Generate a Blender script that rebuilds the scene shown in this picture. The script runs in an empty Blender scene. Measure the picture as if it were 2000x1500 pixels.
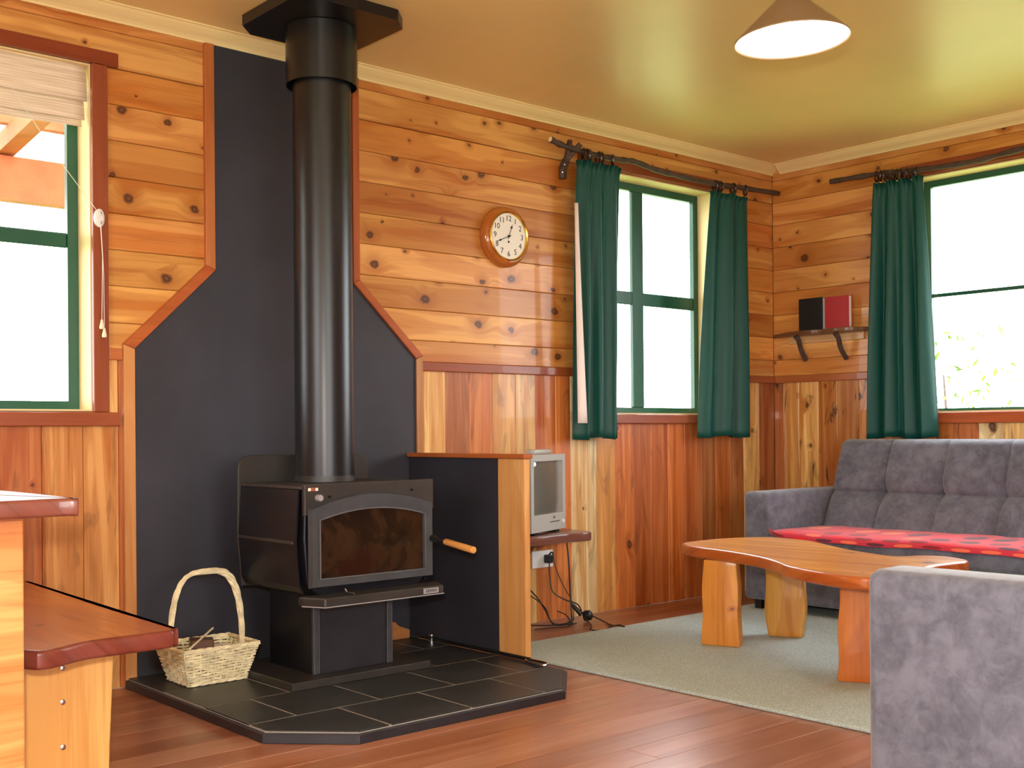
import bpy, bmesh, math, random
from mathutils import Vector, Matrix
random.seed(7)
scene = bpy.context.scene
COL = scene.collection

# ------------------------------------------------------------------ camera, light, exposure
def make_camera():
    f_px, yaw, pitch, roll, v0 = 2235.9, 0.851606, 0.004152, -0.008569, 834.5
    fwd = Vector((math.cos(yaw)*math.cos(pitch), math.sin(yaw)*math.cos(pitch), math.sin(pitch)))
    right = Vector((math.sin(yaw), -math.cos(yaw), 0))
    up = right.cross(fwd)
    c, s = math.cos(roll), math.sin(roll)
    r2 = c*right + s*up
    u2 = -s*right + c*up
    cam = bpy.data.cameras.new('camera')
    cam.sensor_width = 36
    cam.lens = 36*f_px/2000
    cam.shift_y = (v0-750)/2000
    cam.clip_start = 0.05
    ob = bpy.data.objects.new('camera', cam)
    m = Matrix((r2, u2, -fwd)).transposed().to_4x4()
    m.translation = Vector((-5.64615, -4.08486, 0.92))
    ob.matrix_world = m
    COL.objects.link(ob)
    scene.camera = ob
make_camera()

world = bpy.data.worlds.new('overcast_sky')
scene.world = world
world.use_nodes = True
bg = world.node_tree.nodes['Background']
bg.inputs['Color'].default_value = (0.93, 0.97, 1.0, 1)
bg.inputs['Strength'].default_value = 10.0

# the photographer's flash, a little above the lens
fl = bpy.data.lights.new('camera_flash', 'POINT')
fl.energy = 175
fl.shadow_soft_size = 0.035
fl.color = (1.0, 0.97, 0.93)
flo = bpy.data.objects.new('camera_flash', fl)
flo.location = (-5.69, -4.08, 1.09)
COL.objects.link(flo)

vs = scene.view_settings
vs.view_transform = 'Standard'
vs.look = 'None'
vs.gamma = 1
vs.use_curve_mapping = False
vs.exposure = 0.28

# ------------------------------------------------------------------ helpers
def lin(r, g, b):
    def f(c):
        c /= 255.0
        return c/12.92 if c <= 0.04045 else ((c+0.055)/1.055)**2.4
    return (f(r), f(g), f(b), 1.0)

class N:
    def __init__(self, name):
        self.m = bpy.data.materials.new(name)
        self.m.use_nodes = True
        self.t = self.m.node_tree
        self.b = self.t.nodes['Principled BSDF']
    def n(self, typ, **kw):
        nd = self.t.nodes.new(typ)
        for k, v in kw.items():
            setattr(nd, k, v)
        return nd
    def l(self, a, b):
        self.t.links.new(a, b)
    def val(self, node, i, v):
        node.inputs[i].default_value = v
    def math(self, op, a, b=None, c=None, clamp=False):
        nd = self.n('ShaderNodeMath', operation=op, use_clamp=clamp)
        for i, x in enumerate((a, b, c)):
            if x is None: continue
            if isinstance(x, (int, float)): nd.inputs[i].default_value = x
            else: self.l(x, nd.inputs[i])
        return nd.outputs[0]
    def mix(self, fac, a, b, blend='MIX'):
        nd = self.n('ShaderNodeMix', data_type='RGBA', blend_type=blend)
        if isinstance(fac, (int, float)): nd.inputs[0].default_value = fac
        else: self.l(fac, nd.inputs[0])
        for i, x in ((6, a), (7, b)):
            if isinstance(x, tuple): nd.inputs[i].default_value = x
            else: self.l(x, nd.inputs[i])
        return nd.outputs[2]
    def smooth(self, x, a, b, lo=0.0, hi=1.0):
        nd = self.n('ShaderNodeMapRange', interpolation_type='SMOOTHSTEP')
        self.l(x, nd.inputs[0])
        for i, v in ((1, a), (2, b), (3, lo), (4, hi)): nd.inputs[i].default_value = v
        return nd.outputs[0]
    def noise(self, vec, scale, detail=3, rough=0.55, dist=0.0):
        nd = self.n('ShaderNodeTexNoise')
        if vec is not None: self.l(vec, nd.inputs['Vector'])
        nd.inputs['Scale'].default_value = scale
        nd.inputs['Detail'].default_value = detail
        nd.inputs['Roughness'].default_value = rough
        nd.inputs['Distortion'].default_value = dist
        return nd.outputs['Fac']
    def comb(self, x, y, z):
        nd = self.n('ShaderNodeCombineXYZ')
        for i, v in enumerate((x, y, z)):
            if isinstance(v, (int, float)): nd.inputs[i].default_value = v
            else: self.l(v, nd.inputs[i])
        return nd.outputs[0]
    def sep(self, v):
        nd = self.n('ShaderNodeSeparateXYZ'); self.l(v, nd.inputs[0]); return nd.outputs
    def coord(self, which='Object'):
        return self.n('ShaderNodeTexCoord').outputs[which]
    def bump(self, h, strength=0.2, dist=0.002):
        nd = self.n('ShaderNodeBump')
        nd.inputs['Strength'].default_value = strength
        nd.inputs['Distance'].default_value = dist
        self.l(h, nd.inputs['Height'])
        self.l(nd.outputs[0], self.b.inputs['Normal'])
    def base(self, c):
        if isinstance(c, tuple): self.b.inputs['Base Color'].default_value = c
        else: self.l(c, self.b.inputs['Base Color'])
    def set(self, rough=0.5, metal=0.0, spec=0.5, coat=0.0, sheen=0.0):
        self.b.inputs['Roughness'].default_value = rough
        self.b.inputs['Metallic'].default_value = metal
        self.b.inputs['Specular IOR Level'].default_value = spec
        self.b.inputs['Coat Weight'].default_value = coat
        self.b.inputs['Sheen Weight'].default_value = sheen
        return self.m

def wood(name, axis, knots=0.0, grain=0.3, streak=0.5, rough=0.38, coat=0.15, stain=0.0, bigv=8.0):
    """Timber whose grain runs along the given local axis; the board's own tint is obj.color."""
    w = N(name)
    info = w.n('ShaderNodeObjectInfo')
    s = w.sep(w.coord())
    order = {'X': (0, 1, 2), 'Y': (1, 0, 2), 'Z': (2, 0, 1)}[axis]
    rnd = w.math('MULTIPLY', info.outputs['Random'], 57.0)
    u = w.math('ADD', s[order[0]], rnd)
    v = w.math('ADD', w.math('ADD', s[order[1]], s[order[2]]), w.math('MULTIPLY', info.outputs['Random'], 13.0))
    tint = info.outputs['Color']
    warp = 0.0
    vv = v
    kmask = None
    if knots > 0:
        vor = w.n('ShaderNodeTexVoronoi', voronoi_dimensions='2D', feature='F1')
        wob = w.noise(w.comb(w.math('MULTIPLY', u, 22.0), w.math('MULTIPLY', v, 22.0), 0.0), 1.0, 2)
        wob = w.math('MULTIPLY', w.math('SUBTRACT', wob, 0.5), 0.022)
        w.l(w.comb(w.math('ADD', w.math('MULTIPLY', u, 0.8), wob), w.math('ADD', v, wob), 0.0), vor.inputs['Vector'])
        vor.inputs['Scale'].default_value = 6.4
        d = vor.outputs['Distance']
        cs = w.n('ShaderNodeSeparateColor'); w.l(vor.outputs['Color'], cs.inputs[0])
        has = w.math('LESS_THAN', cs.outputs[0], knots)
        size = w.math('ADD', 0.035, w.math('MULTIPLY', w.math('MULTIPLY', cs.outputs[1], cs.outputs[1]), 0.15))
        k0 = w.math('SUBTRACT', 1.0, w.math('DIVIDE', d, size), clamp=True)
        kmask = w.math('MULTIPLY', w.smooth(k0, 0.0, 0.55), has)
        khalo = w.math('MULTIPLY', w.smooth(w.math('DIVIDE', d, size), 3.2, 0.6), has)
        vv = w.math('ADD', v, w.math('MULTIPLY', khalo, 0.035))
    g1 = w.noise(w.comb(w.math('MULTIPLY', u, 1.4), w.math('MULTIPLY', vv, 30.0), 0.0), 1.0, 4, 0.6, 0.5)
    g2 = w.noise(w.comb(w.math('MULTIPLY', u, 4.0), w.math('MULTIPLY', vv, 160.0), 0.0), 1.0, 3, 0.6, 0.2)
    big = w.noise(w.comb(w.math('MULTIPLY', u, 0.9), w.math('MULTIPLY', vv, bigv), 3.0), 1.0, 2, 0.5, 1.2)
    gf = w.math('ADD', w.math('MULTIPLY', g1, 0.65), w.math('MULTIPLY', g2, 0.35))
    c = tint
    pale = w.mix(1.0, tint, (1.22, 1.42, 1.62, 1), 'MULTIPLY')
    deep = w.mix(1.0, tint, (0.82, 0.62, 0.44, 1), 'MULTIPLY')
    c = w.mix(w.math('MULTIPLY', w.smooth(big, 0.52, 0.60), streak), c, pale)
    c = w.mix(w.math('MULTIPLY', w.smooth(big, 0.46, 0.34), streak), c, deep)
    dark = w.mix(1.0, c, (0.62, 0.50, 0.40, 1), 'MULTIPLY')
    c = w.mix(w.math('MULTIPLY', w.smooth(gf, 0.46, 0.70), grain), c, dark)
    if stain > 0:
        st = w.noise(w.comb(w.math('MULTIPLY', u, 2.2), w.math('MULTIPLY', v, 9.0), 7.0), 1.0, 3, 0.6, 1.5)
        c = w.mix(w.math('MULTIPLY', w.smooth(st, 0.55, 0.68), stain), c, lin(70, 42, 25))
    if kmask is not None:
        c = w.mix(w.math('MULTIPLY', khalo, 0.55), c, w.mix(1.0, tint, (0.62, 0.42, 0.28, 1), 'MULTIPLY'))
        c = w.mix(w.math('MULTIPLY', kmask, 0.9), c, w.mix(w.smooth(k0, 0.6, 0.9), lin(66, 32, 20), lin(112, 70, 52)))
    w.base(c)
    w.bump(gf, 0.12, 0.001)
    return w.set(rough, 0, 0.4, coat)

def plain(name, rgb, rough=0.5, metal=0.0, spec=0.5, coat=0.0, var=0.0, vscale=8.0, bump=0.0, bscale=200.0, sheen=0.0):
    w = N(name)
    c = lin(*rgb)
    if var > 0:
        co = w.coord()
        f = w.noise(co, vscale, 4, 0.6)
        lo = tuple(x*(1-var) for x in c[:3]) + (1,)
        hi = tuple(min(1, x*(1+var)) for x in c[:3]) + (1,)
        w.base(w.mix(w.smooth(f, 0.3, 0.7), lo, hi))
    else:
        w.base(c)
    if bump > 0:
        w.bump(w.noise(w.coord(), bscale, 3), bump, 0.002)
    return w.set(rough, metal, spec, coat, sheen)

def glass_mat(name):
    w = N(name)
    tr = w.n('ShaderNodeBsdfTransparent')
    gl = w.n('ShaderNodeBsdfGlossy'); gl.inputs['Roughness'].default_value = 0.02
    lw = w.n('ShaderNodeLayerWeight'); lw.inputs['Blend'].default_value = 0.5
    fr = w.math('ADD', 0.03, w.math('MULTIPLY', 0.8, w.math('POWER', lw.outputs['Facing'], 5.0)))
    mx = w.n('ShaderNodeMixShader')
    w.l(fr, mx.inputs[0]); w.l(tr.outputs[0], mx.inputs[1]); w.l(gl.outputs[0], mx.inputs[2])
    w.l(mx.outputs[0], w.t.nodes['Material Output'].inputs['Surface'])
    return w.m

class MB:
    """collects faces in world coordinates; build() links them as ONE mesh object"""
    def __init__(self):
        self.bm = bmesh.new()
    def box(self, x0, x1, y0, y1, z0, z1):
        v = [self.bm.verts.new(p) for p in ((x0,y0,z0),(x1,y0,z0),(x1,y1,z0),(x0,y1,z0),(x0,y0,z1),(x1,y0,z1),(x1,y1,z1),(x0,y1,z1))]
        for f in ((3,2,1,0),(4,5,6,7),(0,1,5,4),(1,2,6,5),(2,3,7,6),(3,0,4,7)):
            self.bm.faces.new([v[i] for i in f])
        return self
    def prism(self, poly, axis, a, b):
        """poly: 2D points in the other two axes (x,y | x,z | y,z order); extruded from a to b on axis"""
        def P(p, t):
            return {'z': (p[0], p[1], t), 'y': (p[0], t, p[1]), 'x': (t, p[0], p[1])}[axis]
        A = [self.bm.verts.new(P(p, a)) for p in poly]
        B = [self.bm.verts.new(P(p, b)) for p in poly]
        n = len(poly)
        self.bm.faces.new(A); self.bm.faces.new(B[::-1])
        for i in range(n):
            self.bm.faces.new([A[i], B[i], B[(i+1) % n], A[(i+1) % n]])
        return self
    def tube(self, path, r, seg=8, cap=True):
        path = [Vector(p) for p in path]
        rings = []
        n = len(path)
        ref = None
        for i, p in enumerate(path):
            t = (path[min(i+1, n-1)] - path[max(i-1, 0)])
            t = t.normalized() if t.length > 1e-9 else Vector((0, 0, 1))
            if ref is None:
                ref = Vector((0, 0, 1)) if abs(t.z) < 0.9 else Vector((1, 0, 0))
            a = (ref - t*ref.dot(t))
            if a.length < 1e-6: a = Vector((1, 0, 0)) - t*t.x
            a.normalize(); ref = a
            b = t.cross(a)
            rr = r[i] if isinstance(r, (list, tuple)) else r
            rings.append([self.bm.verts.new(p + a*(math.cos(k*2*math.pi/seg)*rr) + b*(math.sin(k*2*math.pi/seg)*rr)) for k in range(seg)])
        for i in range(n-1):
            for k in range(seg):
                self.bm.faces.new([rings[i][k], rings[i][(k+1) % seg], rings[i+1][(k+1) % seg], rings[i+1][k]])
        if cap:
            self.bm.faces.new(rings[0][::-1]); self.bm.faces.new(rings[-1])
        return self
    def lathe(self, prof, o, ax, seg=32, closed=False):
        """prof: (radius, distance along ax) pairs, o origin, ax axis vector"""
        o = Vector(o); ax = Vector(ax).normalized()
        e = Vector((0, 0, 1)) if abs(ax.z) < 0.9 else Vector((1, 0, 0))
        a = (e - ax*e.dot(ax)).normalized(); b = ax.cross(a)
        rings = []
        for r, h in prof:
            if r < 1e-6:
                rings.append([self.bm.verts.new(o + ax*h)])
            else:
                rings.append([self.bm.verts.new(o + ax*h + a*(math.cos(k*2*math.pi/seg)*r) + b*(math.sin(k*2*math.pi/seg)*r)) for k in range(seg)])
        pairs = list(zip(rings, rings[1:]))
        if closed: pairs.append((rings[-1], rings[0]))
        for A, B in pairs:
            for k in range(seg):
                k2 = (k+1) % seg
                if len(A) == 1 and len(B) == 1: continue
                if len(A) == 1: self.bm.faces.new([A[0], B[k2], B[k]])
                elif len(B) == 1: self.bm.faces.new([A[k], A[k2], B[0]])
                else: self.bm.faces.new([A[k], A[k2], B[k2], B[k]])
        return self
    def grid(self, nu, nv, fn, uv=False):
        vs_ = [[self.bm.verts.new(fn(i/nu, j/nv)) for j in range(nv+1)] for i in range(nu+1)]
        lay = self.bm.loops.layers.uv.verify() if uv else None
        for i in range(nu):
            for j in range(nv):
                f = self.bm.faces.new([vs_[i][j], vs_[i+1][j], vs_[i+1][j+1], vs_[i][j+1]])
                if uv:
                    for lp, (a, b) in zip(f.loops, ((i, j), (i+1, j), (i+1, j+1), (i, j+1))):
                        lp[lay].uv = (a/nu, b/nv)
        return self
    def bevel(self, w, seg=2):
        bmesh.ops.recalc_face_normals(self.bm, faces=self.bm.faces[:])
        bmesh.ops.bevel(self.bm, geom=self.bm.edges[:] , offset=w, segments=seg, profile=0.5, affect='EDGES', clamp_overlap=True)
        return self
    def xform(self, m):
        bmesh.ops.transform(self.bm, matrix=m, verts=self.bm.verts[:]); return self
    def build(self, name, mat, parent=None, smooth=False, color=None, thick=0.0, recalc=True):
        bm = self.bm
        if recalc: bmesh.ops.recalc_face_normals(bm, faces=bm.faces[:])
        lo = Vector((1e9,)*3); hi = Vector((-1e9,)*3)
        for v in bm.verts:
            for i in range(3):
                lo[i] = min(lo[i], v.co[i]); hi[i] = max(hi[i], v.co[i])
        c = (lo+hi)/2
        for v in bm.verts: v.co -= c
        me = bpy.data.meshes.new(name)
        if smooth:
            for f in bm.faces: f.smooth = True
            for e in bm.edges:
                if len(e.link_faces) == 2 and e.calc_face_angle(0) > math.radians(38): e.smooth = False
        bm.to_mesh(me); bm.free()
        o = bpy.data.objects.new(name, me)
        COL.objects.link(o)
        me.materials.append(mat)
        o.location = c
        if parent is not None:
            o.parent = parent
            w = parent.get('_w', None)
            o.location = c - Vector(ROOT[parent.name])
        ROOT[o.name] = tuple(c)
        if color is not None: o.color = color
        if thick:
            md = o.modifiers.new('thickness', 'SOLIDIFY'); md.thickness = thick; md.offset = 0
        return o
ROOT = {}

def thing(name, label, cat, loc=(0, 0, 0), group=None, kind=None):
    o = bpy.data.objects.new(name, None)
    o.empty_display_size = 0.1
    COL.objects.link(o); o.location = loc
    ROOT[o.name] = tuple(loc)
    return tag(o, label, cat, group, kind)
def tag(o, label=None, cat=None, group=None, kind=None):
    if label: o['label'] = label
    if cat: o['category'] = cat
    if group: o['group'] = group
    if kind: o['kind'] = kind
    return o
def bx(x0, x1, y0, y1, z0, z1, bev=0.0, seg=2):
    m = MB().box(x0, x1, y0, y1, z0, z1)
    if bev: m.bevel(bev, seg)
    return m
def rot_about(cx, cy, deg):
    return Matrix.Translation((cx, cy, 0)) @ Matrix.Rotation(math.radians(deg), 4, 'Z') @ Matrix.Translation((-cx, -cy, 0))
def catmull(pts, n=8, closed=True):
    out = []
    N_ = len(pts)
    rng = range(N_) if closed else range(N_-1)
    for i in rng:
        if closed:
            p0, p1, p2, p3 = (Vector(pts[(i+k-1) % N_]) for k in range(4))
        else:
            p0, p1, p2, p3 = (Vector(pts[min(max(i+k-1, 0), N_-1)]) for k in range(4))
        for j in range(n):
            t = j/n
            out.append(0.5*((2*p1) + (-p0+p2)*t + (2*p0-5*p1+4*p2-p3)*t*t + (-p0+3*p1-3*p2+p3)*t**3))
    if not closed: out.append(Vector(pts[-1]))
    return out
def jit(rgb, a=0.08):
    k = 1 + random.uniform(-a, a); h = random.uniform(-a, a)*0.4
    return lin(min(255, rgb[0]*k), min(255, rgb[1]*(k+h)), min(255, rgb[2]*(k+h)))

# ------------------------------------------------------------------ materials
M = {}
for ax in 'XYZ':
    M['plank'+ax] = wood('knotty_pine_'+ax, ax, knots=0.75, grain=0.6, streak=0.9)
    M['dado'+ax] = wood('dado_timber_'+ax, ax, knots=0.12, grain=0.75, streak=1.0, stain=0.35, bigv=16.0)
    M['trim'+ax] = wood('trim_timber_'+ax, ax, knots=0.0, grain=0.5, streak=0.4)
    M['slab'+ax] = wood('varnished_slab_'+ax, ax, knots=0.12, grain=0.7, streak=0.8, rough=0.3, coat=0.3)
    M['floor'+ax] = wood('floor_board_'+ax, ax, knots=0.0, grain=0.5, streak=0.6, rough=0.29, coat=0.1)
M['stained'] = wood('stained_dado_Z', 'Z', knots=0.30, grain=0.8, streak=1.0, stain=1.0, bigv=14.0)
M['ceil'] = plain('ceiling_paint', (240, 214, 154), rough=0.33, spec=0.5, var=0.03, vscale=1.5)
M['cornice'] = plain('cornice_paint', (244, 222, 164), rough=0.45)
M['wallbase'] = plain('wall_lining', (150, 95, 50), rough=0.6, var=0.15)
M['outer'] = plain('other_wall_paint', (205, 160, 100), rough=0.6, var=0.1)
M['black_panel'] = plain('black_fireboard', (46, 45, 53), rough=0.55, var=0.16, vscale=3.0)
M['slate'] = plain('slate_tile', (46, 46, 46), rough=0.42, var=0.25, vscale=5.0, bump=0.15, bscale=30)
M['grout'] = plain('grout', (150, 142, 134), rough=0.9)
M['hearth_edge'] = plain('hearth_edge', (38, 37, 42), rough=0.4, var=0.2)
M['stove'] = plain('stove_enamel', (20, 20, 26), rough=0.4, spec=0.3, var=0.35, vscale=9)
M['stove_door'] = plain('cast_iron_door', (58, 59, 62), rough=0.5, var=0.18, vscale=14)
M['stove_brown'] = plain('heated_steel', (48, 44, 41), rough=0.42, var=0.2, vscale=6)
M['flue'] = plain('flue_paint', (20, 20, 24), rough=0.32, var=0.1, vscale=5)
M['steel'] = plain('bright_steel', (200, 200, 202), rough=0.25, metal=1.0)
M['chrome_edge'] = plain('worn_edge', (150, 146, 148), rough=0.4)
M['dull_edge'] = plain('dull_edge', (92, 90, 93), rough=0.45)
M['copper'] = plain('copper_label', (190, 120, 90), rough=0.35, metal=0.6)
M['brass'] = plain('brass', (225, 185, 90), rough=0.18, metal=1.0)
M['green'] = plain('green_frame_paint', (26, 84, 64), rough=0.35)
M['reveal'] = plain('reveal_paint', (235, 210, 155), rough=0.5)
M['glass'] = glass_mat('window_glass')
M['white'] = plain('white_plastic', (235, 232, 228), rough=0.4)
M['lining'] = plain('curtain_lining', (235, 222, 215), rough=0.85)
M['black'] = plain('black_rubber', (22, 21, 23), rough=0.45)
M['iron'] = plain('wrought_iron', (32, 30, 30), rough=0.4, metal=0.4)
M['bark'] = plain('dark_branch', (74, 56, 50), rough=0.6, var=0.3, vscale=20, bump=0.4, bscale=60)
M['ringdark'] = plain('dark_wood_ring', (58, 34, 26), rough=0.25, coat=0.5)
M['tv'] = plain('silver_plastic', (178, 178, 174), rough=0.4)
M['screen'] = plain('crt_glass', (104, 102, 94), rough=0.08, coat=0.6)
M['wicker'] = plain('wicker', (238, 224, 184), rough=0.6, var=0.2, vscale=30)
M['cord'] = plain('white_cord', (235, 230, 220), rough=0.7)
M['bone'] = plain('cream_tassel', (240, 225, 190), rough=0.5)
M['face'] = plain('clock_face', (238, 233, 220), rough=0.5)
M['ink'] = plain('black_ink', (25, 22, 22), rough=0.6)
M['page'] = plain('paper', (240, 238, 232), rough=0.8)
M['bookblack'] = plain('black_cover', (20, 19, 22), rough=0.5)
M['bookred'] = plain('red_cover', (170, 32, 42), rough=0.5)
M['gilt'] = plain('faint_gilt', (150, 45, 45), rough=0.4)
M['red'] = plain('red_cloth', (205, 55, 55), rough=0.85)
M['roof_timber'] = plain('verandah_timber', (186, 104, 66), rough=0.7, var=0.15)
M['soot'] = plain('firebox_inside', (34, 24, 17), rough=0.9, var=0.5, vscale=7)
M['leaf'] = plain('leaf_green', (104, 128, 40), rough=0.6, var=0.3, vscale=5)
M['grass'] = plain('outside_grass', (110, 130, 70), rough=0.9, var=0.2)

def curtain_mat():
    w = N('green_curtain')
    w.base(lin(14, 78, 70))
    w.bump(w.noise(w.coord(), 400, 2), 0.1, 0.001)
    w.set(0.5, 0, 0.4, 0, 0.0)
    tl = w.n('ShaderNodeBsdfTranslucent'); tl.inputs['Color'].default_value = lin(40, 130, 105)
    mx = w.n('ShaderNodeMixShader'); mx.inputs[0].default_value = 0.12
    w.l(w.b.outputs[0], mx.inputs[1]); w.l(tl.outputs[0], mx.inputs[2])
    w.l(mx.outputs[0], w.t.nodes['Material Output'].inputs['Surface'])
    return w.m
M['curtain'] = curtain_mat()
def suede():
    w = N('grey_suede')
    co = w.coord()
    f = w.noise(co, 9, 6, 0.68, 0.5)
    g = w.noise(co, 30, 4, 0.6, 0.6)
    h = w.math('ADD', w.math('MULTIPLY', f, 0.65), w.math('MULTIPLY', g, 0.35))
    w.base(w.mix(w.smooth(h, 0.34, 0.66), lin(80, 81, 93), lin(112, 113, 126)))
    w.bump(w.noise(co, 300, 2), 0.15, 0.001)
    return w.set(0.85, 0, 0.2, 0, 0.3)
M['suede'] = suede()
def carpet():
    w = N('grey_green_carpet')
    co = w.coord()
    f = w.noise(co, 260, 2, 0.7)
    g = w.noise(co, 5, 3)
    c = w.mix(w.smooth(f, 0.35, 0.65), lin(154, 166, 163), lin(204, 216, 212))
    w.base(w.mix(w.math('MULTIPLY', g, 0.25), c, lin(130, 145, 140)))
    w.bump(f, 0.5, 0.003)
    return w.set(0.95, 0, 0.1)
M['carpet'] = carpet()
def dots():
    w = N('red_dotted_throw')
    s = w.sep(w.coord('UV'))
    u = w.math('MULTIPLY', s[0], 13.0); v = w.math('MULTIPLY', s[1], 5.0)
    row = w.math('FLOOR', v)
    off = w.math('MULTIPLY', w.math('MODULO', row, 2.0), 0.5)
    uu = w.math('ADD', u, off)
    fu = w.math('SUBTRACT', w.math('FRACT', uu), 0.5); fv = w.math('SUBTRACT', w.math('FRACT', v), 0.5)
    d = w.math('SQRT', w.math('ADD', w.math('POWER', fu, 2.0), w.math('POWER', fv, 2.0)))
    mask = w.smooth(d, 0.36, 0.31)
    wn = w.n('ShaderNodeTexWhiteNoise', noise_dimensions='2D')
    w.l(w.comb(w.math('FLOOR', uu), row, 0.0), wn.inputs['Vector'])
    cr = w.n('ShaderNodeValToRGB'); cr.color_ramp.interpolation = 'CONSTANT'
    e = cr.color_ramp.elements
    e[0].position = 0; e[0].color = lin(92, 48, 62)
    e[1].position = 0.34; e[1].color = lin(222, 40, 52)
    for pos, c in ((0.6, (232, 110, 80)), (0.8, (138, 34, 44))):
        k = e.new(pos); k.color = lin(*c)
    w.l(wn.outputs[0], cr.inputs[0])
    w.base(w.mix(mask, lin(200, 52, 70), cr.outputs[0]))
    w.bump(w.noise(w.coord(), 300, 2), 0.2, 0.001)
    return w.set(0.9, 0, 0.2, 0, 0.2)
M['throw'] = dots()
def firebox_glass():
    w = N('sooty_stove_glass')
    co = w.coord()
    f = w.noise(co, 7, 4, 0.6, 1.0)
    c = w.mix(w.smooth(f, 0.35, 0.62), lin(18, 12, 9), lin(52, 33, 19))
    g = w.noise(co, 4, 2)
    c = w.mix(w.smooth(g, 0.5, 0.7), c, lin(38, 14, 8))
    w.base(c)
    return w.set(0.2, 0, 0.4)
M['stove_glass'] = firebox_glass()
def shade_mat():
    w = N('lamp_shade_metal')
    w.base(lin(150, 125, 95))
    return w.set(0.4, 0.2, 0.5)
M['shade'] = shade_mat()
def shade_in():
    w = N('lamp_shade_white')
    w.base(lin(250, 248, 240))
    return w.set(0.6)
M['shade_in'] = shade_in()
def emit(name, rgb, s):
    w = N(name)
    w.b.inputs['Emission Color'].default_value = lin(*rgb)
    w.b.inputs['Emission Strength'].default_value = s
    return w.m
M['bulb'] = emit('glowing_bulb', (255, 236, 205), 60)
def sheet():
    w = N('translucent_roof_sheet')
    tl = w.n('ShaderNodeBsdfTranslucent'); tl.inputs['Color'].default_value = (0.85, 0.85, 0.75, 1)
    df = w.n('ShaderNodeBsdfDiffuse'); df.inputs['Color'].default_value = (0.75, 0.72, 0.6, 1)
    mx = w.n('ShaderNodeMixShader'); mx.inputs[0].default_value = 0.3
    w.l(tl.outputs[0], mx.inputs[1]); w.l(df.outputs[0], mx.inputs[2])
    w.l(mx.outputs[0], w.t.nodes['Material Output'].inputs['Surface'])
    return w.m
M['sheet'] = sheet()
def blind_mat():
    w = N('woven_blind')
    s = w.sep(w.coord())
    f = w.noise(w.comb(w.math('MULTIPLY', s[0], 3.0), 0.0, w.math('MULTIPLY', s[2], 260.0)), 1.0, 3, 0.6)
    c = w.mix(w.smooth(f, 0.35, 0.65), lin(212, 192, 165), lin(246, 232, 212))
    w.base(c)
    w.bump(f, 0.4, 0.002)
    return w.set(0.8)
M['blind'] = blind_mat()

# ------------------------------------------------------------------ room shell
ZC = 2.48
XL, YF = -7.6, -6.6
OA = (-1.56, -0.55, 1.008, 2.256)       # opening in the back wall
OL = (-5.30, -4.07, 1.008, 2.256)       # second opening in the back wall
OB = (-2.70, -0.90, 1.005, 2.256)      # opening in the right wall (y range)
T0, T1 = 0.013, 0.14

def wall_boxes(m, a0, a1, ops, mk):
    cur = a0
    for o in sorted(ops):
        mk(m, cur, o[0], 0, ZC)
        mk(m, o[0], o[1], 0, o[2]); mk(m, o[0], o[1], o[3], ZC)
        cur = o[1]
    mk(m, cur, a1, 0, ZC)
m = MB()
wall_boxes(m, XL, T1, [OA, OL], lambda m, a, b, z0, z1: m.box(a, b, T0, T1, z0, z1))
wall_back = m.build('wall_back', M['wallbase'])
tag(wall_back, 'timber lined back wall behind the stove', 'wall', kind='structure')
m = MB()
wall_boxes(m, YF, T0, [OB], lambda m, a, b, z0, z1: m.box(T0, T1, a, b, z0, z1))
wall_right = m.build('wall_right', M['wallbase'])
tag(wall_right, 'timber lined right wall behind the sofa', 'wall', kind='structure')
m = MB()
wall_boxes(m, YF, T1, [(-4.2, -2.2, 0.95, 2.2)], lambda m, a, b, z0, z1: m.box(XL-0.12, XL, a, b, z0, z1))
tag(m.build('wall_left', M['outer']), 'timber coloured left wall outside the view', 'wall', kind='structure')
m = MB()
wall_boxes(m, XL-0.12, T1, [(-5.8, -3.6, 0.5, 2.2)], lambda m, a, b, z0, z1: m.box(a, b, YF-0.12, YF, z0, z1))
tag(m.build('wall_front', M['outer']), 'timber coloured front wall behind the camera', 'wall', kind='structure')
ceiling = tag(bx(XL-0.12, T1, YF-0.12, T1, ZC, ZC+0.1).build('ceiling', M['ceil']), 'yellow cream painted ceiling with a soft sheen', 'ceiling', kind='structure')
floor = tag(bx(XL-0.12, T1, YF-0.12, T1, -0.14, -0.019).build('floor', M['wallbase']), 'reddish brown timber board floor', 'floor', kind='structure')
ground = tag(bx(-30, 30, -30, 40, -0.6, -0.5).build('ground_outside', M['grass']), 'grass outside the cabin', 'ground', kind='structure')

# floor boards run along X
y = -0.0
i = 0
while y > -4.6:
    x = -6.4
    x1 = T0
    cut = -6.4 + (i*1.37) % 4.2 + 0.8
    tone = random.choice([(160, 106, 80), (152, 99, 74), (166, 110, 80), (156, 101, 75), (148, 95, 70)])
    for a, b in ((x, cut), (cut, min(cut+3.1, x1)), (min(cut+3.1, x1), x1)):
        if b - a < 0.02: continue
        mm = bx(a+0.0006, b-0.0006, y-0.1285, y-0.0005, -0.019, 0.0, 0.0009, 1)
        mm.build('floor_board', M['floorX'], floor, color=jit(tone, 0.05))
    y -= 0.129; i += 1

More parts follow.
